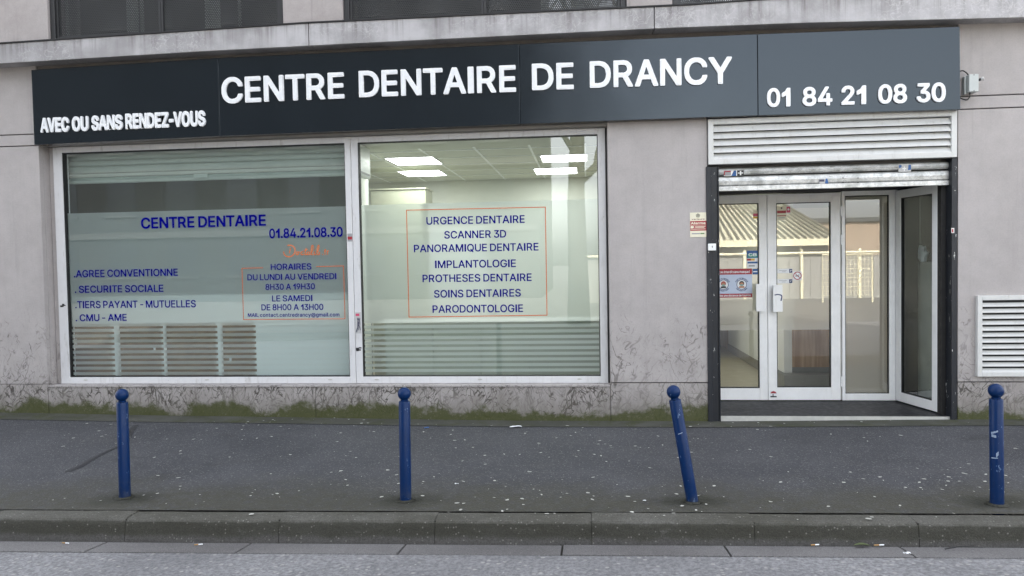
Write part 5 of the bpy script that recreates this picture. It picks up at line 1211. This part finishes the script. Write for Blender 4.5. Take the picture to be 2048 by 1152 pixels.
# white direction labels on the right door
for i, (ya, yb, lab) in enumerate(((537.2, 546.6, 'upper white label with a dark blue end on the right door'), (557.8, 567, 'lower white label with a dark blue end on the right door'))):
    t, x0, x1, z0, z1 = plate('door_label', lab, 'label', 1554.5, ya, 1585, yb, YN, 'paper'); w, h = x1-x0, z1-z0
    put(t, 'navy', YN-.0006, rc_(x1-w*.22, x1-.003, z0+.004, z1-.004), 'blue_field'); put(t, 'paper', YN-.0010, lambda m, Y: m.poly([(x1-w*.18,Y,z0+h*.35),(x1-w*.10,Y,z0+h*.4),(x1-w*.05,Y,z0+h*.7),(x1-w*.14,Y,z0+h*.6)]), 'mark')
    put(t, 'grey', YN-.0006, rc_(x0+w*.12, x0+w*.62, z0+h*.58, z0+h*.68), 'small_print'); put(t, 'grey', YN-.0006, rc_(x0+w*.3, x0+w*.55, z0+h*.28, z0+h*.38), 'small_print')
# no smoking
t, x0, x1, z0, z1 = plate('no_smoking_sticker', 'round red no smoking sticker on the right door', 'sticker', 1585.8, 542.2, 1604, 560.6, YN, 'paper')
cx, cz, r = (x0+x1)/2, (z0+z1)/2, (x1-x0)*.46
put(t, 'red', YN-.0006, lambda m, Y: m.disc(cx, cz, Y, r, 28, r*.80), 'red_ring')
put(t, 'blackink', YN-.0006, lambda m, Y: (m.poly([(cx-r*.55,Y,cz-r*.16),(cx+r*.42,Y,cz-r*.16),(cx+r*.42,Y,cz+r*.02),(cx-r*.55,Y,cz+r*.02)]), m.poly([(cx+r*.2,Y,cz+r*.08),(cx+r*.3,Y,cz+r*.08),(cx+r*.5,Y,cz+r*.45),(cx+r*.38,Y,cz+r*.45)])), 'cigarette')
put(t, 'red', YN-.0012, lambda m, Y: m.poly([(cx-r*.62,Y,cz+r*.52),(cx-r*.52,Y,cz+r*.62),(cx+r*.62,Y,cz-r*.52),(cx+r*.52,Y,cz-r*.62)]), 'red_bar')
# alarm stickers at the top of the doors
t, x0, x1, z0, z1 = plate('alarm_sticker', 'cream and red alarm sticker in the top corner of the right door glass', 'sticker', 1554.3, 412, 1572, 440.5, YN, 'cream'); w, h = x1-x0, z1-z0
put(t, 'red', YN-.0006, rc_(x0, x1, z0+h*.50, z0+h*.68), 'red_field'); put(t, 'red', YN-.0006, rc_(x0, x1, z0+h*.28, z0+h*.34), 'red_field'); put(t, 'blackink', YN-.0006, lambda m, Y: m.disc((x0+x1)/2, z1-h*.14, Y, h*.06, 10), 'emblem'); put(t, 'grey', YN-.0006, rc_(x0+w*.15, x1-w*.15, z0+h*.14, z0+h*.19), 'small_print')
t, x0, x1, z0, z1 = plate('pink_sticker', 'small pink sticker beside the alarm sticker on the right door', 'sticker', 1572.5, 412.5, 1581, 427.5, YN, 'paper')
put(t, 'pink', YN-.0006, rc_(x0+.003, x1-.003, z0+.012, z1-.004), 'pink_field'); put(t, 'paper', YN-.0011, lambda m, Y: m.disc((x0+x1)/2, (z0+z1)/2+.006, Y, .012, 12), 'mark')
t, x0, x1, z0, z1 = plate('alarm_sticker', 'cream and pink sticker at the top of the left door glass', 'sticker', 1506.5, 420.5, 1516, 437, YN, 'cream')
put(t, 'pink', YN-.0006, rc_(x0, x1, z0+.025, z0+.055), 'pink_field'); put(t, 'yellow', YN-.0006, rc_(x0, x1, z0, z0+.02), 'yellow_field')
# shield sticker low on the door stile and marks on the window frames
YQ = YD-.0022
t, x0, x1, z0, z1 = plate('shield_sticker', 'worn red and black sticker low on the right door stile', 'sticker', 1540.8, 782, 1553.2, 794.5, YQ-.003, 'paper'); w, h = x1-x0, z1-z0
put(t, 'red', YQ-.0036, lambda m, Y: m.poly([(x0,Y,z0+h*.62),(x1,Y,z0+h*.62),(x1-w*.15,Y,z0+h*.86),(x0+w*.5,Y,z1),(x0+w*.15,Y,z0+h*.86)]), 'red_field'); put(t, 'blackink', YQ-.0036, rc_(x0, x1, z0, z0+h*.2), 'black_field'); put(t, 'blackink', YQ-.0036, rc_(x0+w*.35, x0+w*.5, z0+h*.2, z0+h*.5), 'mark')
YM = YF-.0016
t, x0, x1, z0, z1 = plate('tape_sticker', 'small red and white sticker high on the window post', 'sticker', 695.3, 467, 704.4, 483, YM, 'grey')
put(t, 'red', YM-.0006, rc_(x0, x1, z0+.02, z0+.052), 'red_field')
t, x0, x1, z0, z1 = plate('peeling_sticker', 'scribbled silver sticker peeling off the right window frame', 'sticker', 711.2, 624.5, 721.5, 667, YM, 'steel'); w, h = x1-x0, z1-z0
put(t, 'pink', YM-.0006, rc_(x0+w*.1, x1-w*.25, z1-h*.18, z1-h*.06), 'mark')
def scribble(m, Y):
    rr = random.Random(2)
    for k in range(9):
        p = [(x0+w*rr.uniform(.05,.9), z0+h*rr.uniform(.03,.75)) for _ in range(3)]; ribbon(m, p, .004, Y-.0001*k, False)
put(t, 'graf', YM-.0006, scribble, 'scribble')
def tape(label, x0, y0, x1, y1, Y=YM, seed=1):
    rr = random.Random(seed); a, b = P(x0, y1, Y), P(x1, y0, Y); w, h = b.x-a.x, b.z-a.z; m = MB()
    for k in range(5):
        u, v = rr.uniform(0,.55), rr.uniform(0,.6); m.rect(a.x+w*u, a.x+w*min(1,u+rr.uniform(.25,.5)), a.z+h*v, a.z+h*min(1,v+rr.uniform(.15,.4)), Y-.0003*k)
    tag(m.build('tape_remnant', MT['blackink']), label, 'tape')
tape('torn black tape on the bottom left of the post between the windows', 711.5, 690.5, 724, 703, seed=4)
tape('torn black tape on the left frame edge of the left window', 120.5, 606, 131, 615.5, seed=5)
t, x0, x1, z0, z1 = plate('tape_sticker', 'tiny red and white sticker on the right black entrance post', 'sticker', 1902.8, 456, 1908.6, 466, -.0135, 'tapewhite'); put(t, 'red', -.0141, rc_(x0+.004, x1-.008, z0+.006, z1-.01), 'mark')
# stickers on the shutter slats
YX = YR-.0095
t, x0, x1, z0, z1 = plate('torn_sticker', 'torn red and blue sticker with a cross at the left end of the shutter', 'sticker', 1448, 340.5, 1487.5, 352.5, YX, 'tapewhite'); w, h = x1-x0, z1-z0
put(t, 'red', YX-.0006, rc_(x0, x0+w*.35, z0+h*.2, z1), 'red_field'); put(t, 'grey', YX-.0009, rc_(x0+w*.05, x0+w*.34, z0+h*.1, z0+h*.75), 'grey_field'); put(t, 'cbblue', YX-.0006, lambda m, Y: m.poly([(x0+w*.36,Y,z0),(x0+w*.62,Y,z0),(x0+w*.62,Y,z1),(x0+w*.5,Y,z1)]), 'blue_field')
put(t, 'blackink', YX-.0006, rc_(x0+w*.66, x1, z0, z1), 'black_field'); put(t, 'tapewhite', YX-.0012, lambda m, Y: (m.rect(x0+w*.80,x0+w*.87,z0+h*.1,z0+h*.9,Y), m.rect(x0+w*.70,x0+w*.97,z0+h*.42,z0+h*.60,Y-.0003)), 'cross')
t, x0, x1, z0, z1 = plate('torn_sticker', 'blue and grey worn sticker near the middle of the shutter', 'sticker', 1638.5, 357, 1657, 367.5, YX, 'steel'); put(t, 'cbblue', YX-.0006, lambda m, Y: m.poly([(x0+(x1-x0)*.6,Y,z0),(x1,Y,z0),(x1-.01,Y,z1),(x0+(x1-x0)*.7,Y,z1)]), 'blue_field'); put(t, 'graf', YX-.0006, rc_(x0, x0+(x1-x0)*.55, z0+.02, z1-.008), 'small_print')
t, x0, x1, z0, z1 = plate('torn_sticker', 'pale blue emblem sticker at the right end of the shutter', 'sticker', 1797, 329.5, 1822, 344, YX, 'steel'); w, h = x1-x0, z1-z0
put(t, 'cbblue', YX-.0006, lambda m, Y: (m.poly([(x0+w*.05,Y,z0+h*.5),(x0+w*.25,Y,z0+h*.7),(x0+w*.25,Y,z1),(x0+w*.02,Y,z1)]), m.poly([(x0+w*.75,Y,z0+h*.2),(x1,Y,z0+h*.3),(x1,Y,z1),(x0+w*.8,Y,z1)])), 'blue_field'); put(t, 'tapewhite', YX-.0009, lambda m, Y: (m.rect(x0+w*.42,x0+w*.5,z0+h*.1,z0+h*.8,Y), m.rect(x0+w*.3,x0+w*.62,z0+h*.4,z0+h*.55,Y-.0003)), 'cross')
# graffiti smear on the right door handle
h0 = P(1556,600,YD-.078); m = MB(); ribbon(m, [(h0.x-.035,h0.z+.055),(h0.x,h0.z+.06),(h0.x+.04,h0.z+.045),(h0.x+.032,h0.z-.01)], .012, YD-.0765, False); m.build('ink_smear', MT['navy'], D2)

# ------------------------------------------------------------------ litter
def ground_pt(px, py, lift=.004):
    p = on_pav(px, py, lift)
    if p.y < -3.03:
        for _ in range(4): p = PZ(px, py, zgut(p.x)+lift+.01)
    elif p.y < -2.85:
        for _ in range(4): p = PZ(px, py, zkerb(p.x)+lift)
    return p
def scrap(name, label, cat, px, py, w, d, rot, mat, bump=.006, seed=1):
    rr = random.Random(seed); c = ground_pt(px, py); m = MB(); ca, sa = math.cos(rot), math.sin(rot); n = 5
    g = [[None]*3 for _ in range(n)]
    for i in range(n):
        for j in range(3):
            u, v = (i/(n-1)-.5)*w*rr.uniform(.9,1.1), (j/2-.5)*d*rr.uniform(.8,1.2); g[i][j] = (c.x+u*ca-v*sa, c.y+u*sa+v*ca, c.z+bump*rr.random()+.002)
    for i in range(n-1):
        for j in range(2): m.poly([g[i][j], g[i+1][j], g[i+1][j+1], g[i][j+1]])
    o = m.build(name, MT[mat]); sm = o.modifiers.new('s', 'SOLIDIFY'); sm.thickness = .0015; return tag(o, label, cat)
scrap('paper_scrap', 'torn white paper strip lying near the wall below the right window', 'paper', 1031, 854, .12, .03, .25, 'paper', .01, 3)
scrap('paper_scrap', 'small white paper scrap on the kerb left of the second bollard', 'paper', 614, 1043, .055, .03, .2, 'paper', .012, 5)
scrap('paper_scrap', 'tiny white scrap on the pavement before the leaning bollard', 'paper', 1289, 1002, .022, .012, 0, 'paper', .006, 6)
scrap('paper_scrap', 'tiny white scrap right of the second bollard', 'paper', 913, 968, .03, .012, .2, 'paper', .006, 7)
scrap('paper_scrap', 'white crumpled scrap in the gutter near the right bollard', 'paper', 1814, 1108, .035, .02, .2, 'paper', .012, 8)
scrap('paper_scrap', 'blue paper scrap near the wall right of the second bollard', 'paper', 853, 856, .05, .02, .6, 'cbblue', .008, 9)
MT['filter'] = plain('cigarette_filter', (.36,.21,.08), .7)
def butt(label, px, py, rot, L=.05):
    c = ground_pt(px, py, .008); d = Vector((math.cos(rot), math.sin(rot), 0)); t = thing('cigarette_butt', c, label, 'cigarette butt', 'cigarette butts along the gutter')
    MB().tube([c-d*L/2, c], .0042, 8).build('filter', MT['filter'], t); MB().tube([c+d*.0005, c+d*L*.5], .004, 8).build('paper_end', MT['paper'], t)
butt('short cigarette butt in the gutter below the entrance', 1630, 1089.5, .2); butt('cigarette butt beside the leaf in the gutter', 1758, 1090, .15, .06)
butt('cigarette butt in the gutter near the left edge', 131, 1086, -.1); butt('cigarette butt in the gutter left of the second bollard', 397, 1089, .3)
c = ground_pt(1724, 1091, .006); m = MB(); n = 8
lf = [(-.05+.1*i/n, .016*math.sin(math.pi*i/n)**.8, .010*math.sin(math.pi*i/n)) for i in range(n+1)]
for (u, v, h), (u2, v2, h2) in zip(lf, lf[1:]):
    m.poly([(c.x+u,c.y-v,c.z+h*1.2),(c.x+u2,c.y-v2,c.z+h2*1.2),(c.x+u2,c.y,c.z+h2*.2),(c.x+u,c.y,c.z+h*.2)]); m.poly([(c.x+u,c.y,c.z+h*.2),(c.x+u2,c.y,c.z+h2*.2),(c.x+u2,c.y+v2,c.z+h2*1.2),(c.x+u,c.y+v,c.z+h*1.2)])
MT['leaf'] = plain('fallen_leaf', (.055,.075,.02), .6, 0, .3, 30); tag(m.build('fallen_leaf', MT['leaf']), 'dark green fallen leaf in the gutter below the entrance', 'leaf')
c = ground_pt(1890, 1098, .008); c2 = ground_pt(1965, 1095, .008)
tag(MB().tube([c, c*.6+c2*.4+Vector((0,0,.012)), c2], [.004,.003,.002], 6).build('twig', MT['gasket']), 'thin dark twig in the gutter at the right', 'twig')

# ------------------------------------------------------------------ the other side of the street, seen mirrored in the glass
struct(sheet('road_far_lane', -14, 14, [-9.4, -10.6], lambda x, y: zroad(x)+.07, MT['road'], 20, .0)) if False else None
fp = MB(); fp.box(-60, 60, -60, -9.4, -.4, .05); struct(fp.build('opposite_pavement', MT['ground']))
MT['block'] = plain('brown_grey_render', (.022,.025,.026), .8, 0, .2, 1.5); MT['block_win'] = plain('dark_window', (.03,.035,.04), .15, 0, .1); MT['pale_band'] = plain('pale_balcony', (.06,.063,.062), .7, 0, .1)
ap = thing('apartment_block', (-20, -26, .05), 'brown grey apartment block across the street mirrored in the left window', 'building')
BX1 = -2.1
MB().box(-46, BX1, -38, -26, .05, 18.2).build('wall', MT['block'], ap)
for fl_ in range(6):
    z = .9+fl_*3.0
    MB().box(-45.9, BX1-.1, -26.06, -25.9, z+2.25, z+2.55).build('floor_band', MT['pale_band'], ap)
    for k in range(14):
        x = -44.5+k*3.05; w_ = MB().box(x, x+1.5, -26.03, -25.98, z+.4, z+2.0).build('window', MT['block_win'], ap)
        MB().box(x-.06, x+1.56, -26.02, -25.90, z+.30, z+.395).build('sill', MT['pale_band'], w_)
mh = thing('market_hall', (4, -30, .05), 'low hall with a seamed metal roof across the street mirrored in the doors', 'building')
MT['roofm'] = plain('cream_seamed_roof', (.66,.63,.47), .5, 0, .1, 2); MT['seam'] = plain('dark_roof_seam', (.17,.16,.12), .5); MT['fascia'] = plain('cream_fascia', (.80,.74,.52), .5); MT['hallwall'] = plain('hall_wall', (.16,.155,.14), .8)
ex0, ex1, ey, ez_, rx0, rx1, ry, rz = 1.6, 11.6, -26., 2.55, 4.4, 9.0, -38., 7.0
MB().hexa([(ex0,ey,ez_-.05),(ex1,ey,ez_-.05),(ex1+1,-50,ez_-.05),(ex0,-50,ez_-.05),(rx0,ry,rz),(rx1,ry,rz),(rx1,ry-1,rz),(rx0,ry-1,rz)]).build('roof', MT['roofm'], mh)
for k in range(34):
    t_ = k/33; a = Vector((ex0+(ex1-ex0)*t_, ey, ez_)); b = Vector((rx0+(rx1-rx0)*t_, ry, rz)); MB().tube([a+Vector((0,.0,.03)), b+Vector((0,0,.03))], .055, 4).build('roof_seam', MT['seam'], mh)
MB().box(ex0-.1, ex1+.1, ey+.02, ey+.22, ez_-.32, ez_-.02).build('fascia', MT['fascia'], mh)
MB().box(ex0+.3, ex1-.3, ey-3, ey-.8, .05, ez_-.1).build('wall', MT['hallwall'], mh)
for k in range(7): MB().box(ex0+.4+k*1.95, ex0+.5+k*1.95, ey-.2, ey-.1, .05, ez_-.33).build('post', MT['fascia'], mh)
hb = thing('low_building', (22, -44, .05), 'tan flat roofed building beyond the hall mirrored in the right door', 'building')
MT['tan'] = plain('tan_render', (.34,.26,.19), .8, 0, .1, 1); MB().box(9.5, 40, -60, -44, .05, 4.1).build('wall', MT['tan'], hb); MB().box(9.3, 40.2, -60.2, -43.8, 4.11, 4.4).build('parapet', MT['pale_band'], hb)
fe = thing('hoarding_fence', (6, -21, .05), 'grey board hoarding with a white rail across the street mirrored in the doors', 'fence')
MT['board'] = plain('grey_hoarding', (.27,.265,.245), .6, 0, .1, 3)
for k in range(44): MB().box(-.4+k*.4, -.01+k*.4, -21.03-.01*(k % 2), -20.99, .05, 1.72).build('board', MT['board'], fe)
MB().tube([(-.4,-20.9,1.85),(17.2,-20.9,1.85)], .05, 8).build('rail', MT['fascia'], fe)
for k in range(9): MB().box(-.4+k*2.2, -.3+k*2.2, -20.98, -20.9, .05, 2.0).build('post', MT['fascia'], fe)
# mesh barrier panels standing in front of the hoarding
for i, x in enumerate((2.7, 8.35, 10.4)):
    bp = thing('mesh_barrier', (x+.9, -18, .05), ('white mesh barrier at the left before the hoarding across the street', 'white mesh barrier in the middle before the hoarding across the street', 'white mesh barrier at the right before the hoarding across the street')[i], 'barrier', 'white mesh barriers mirrored in the doors')
    m = MB()
    for k in range(15): m.tube([(x+.12*k,-18,.3),(x+.12*k,-18,1.72)], .012, 5, False)
    for k in range(10): m.tube([(x,-18.02,.3+.157*k),(x+1.68,-18.02,.3+.157*k)], .012, 5, False)
    m.build('mesh', MT['fascia'], bp); m = MB(); m.tube([(x,-18,.05),(x,-18,1.75),(x+1.7,-18,1.75),(x+1.7,-18,.05)], .03, 8); m.build('frame', MT['fascia'], bp)
# bare street tree mirrored in the right shop window
MT['bark'] = plain('bark', (.055,.048,.038), .9, 0, .3, 8, .2, .8)
tr = thing('bare_tree', (-.22, -10.9, .05), 'bare street tree across the road mirrored in the right shop window', 'tree')
m = MB(); m.tube([(-.22,-10.9,.0),(-.22,-10.9,1.5),(-.25,-10.92,3.2),(-.18,-10.95,5.2),(-.25,-11,7.2),(-.2,-11,9)], [.30,.25,.22,.17,.12,.05], 12); m.build('trunk', MT['bark'], tr, smooth=True)
rr = random.Random(12)
def branch(m, p, d, L, r, depth):
    pts = [p]; q = p; dd = d.copy()
    for k in range(4):
        dd = (dd+Vector((rr.uniform(-.3,.3), rr.uniform(-.3,.3), rr.uniform(-.05,.3)))).normalized(); q = q+dd*L/4; pts.append(q)
    m.tube(pts, [r*(1-.16*i) for i in range(5)], 6 if depth < 2 else 4)
    if depth < 3:
        for k in range(4 if depth else 3): branch(m, pts[rr.randint(1,4)], (dd+Vector((rr.uniform(-1,1), rr.uniform(-.8,.8), rr.uniform(-.3,.6)))).normalized(), L*.58, r*.5, depth+1)
m = MB(); branch(m, Vector((-.22,-10.92,3.6)), Vector((.8,-.2,.55)), 2.6, .13, 0)
for z, dx_ in ((4.3,-.7),(5.2,.7),(5.9,-.8),(6.8,.6),(7.6,-.5)): branch(m, Vector((-.2,-10.95,z)), Vector((dx_,rr.uniform(-.5,.5),.7)), 2.4, .08, 1)
m.build('crown', MT['bark'], tr)
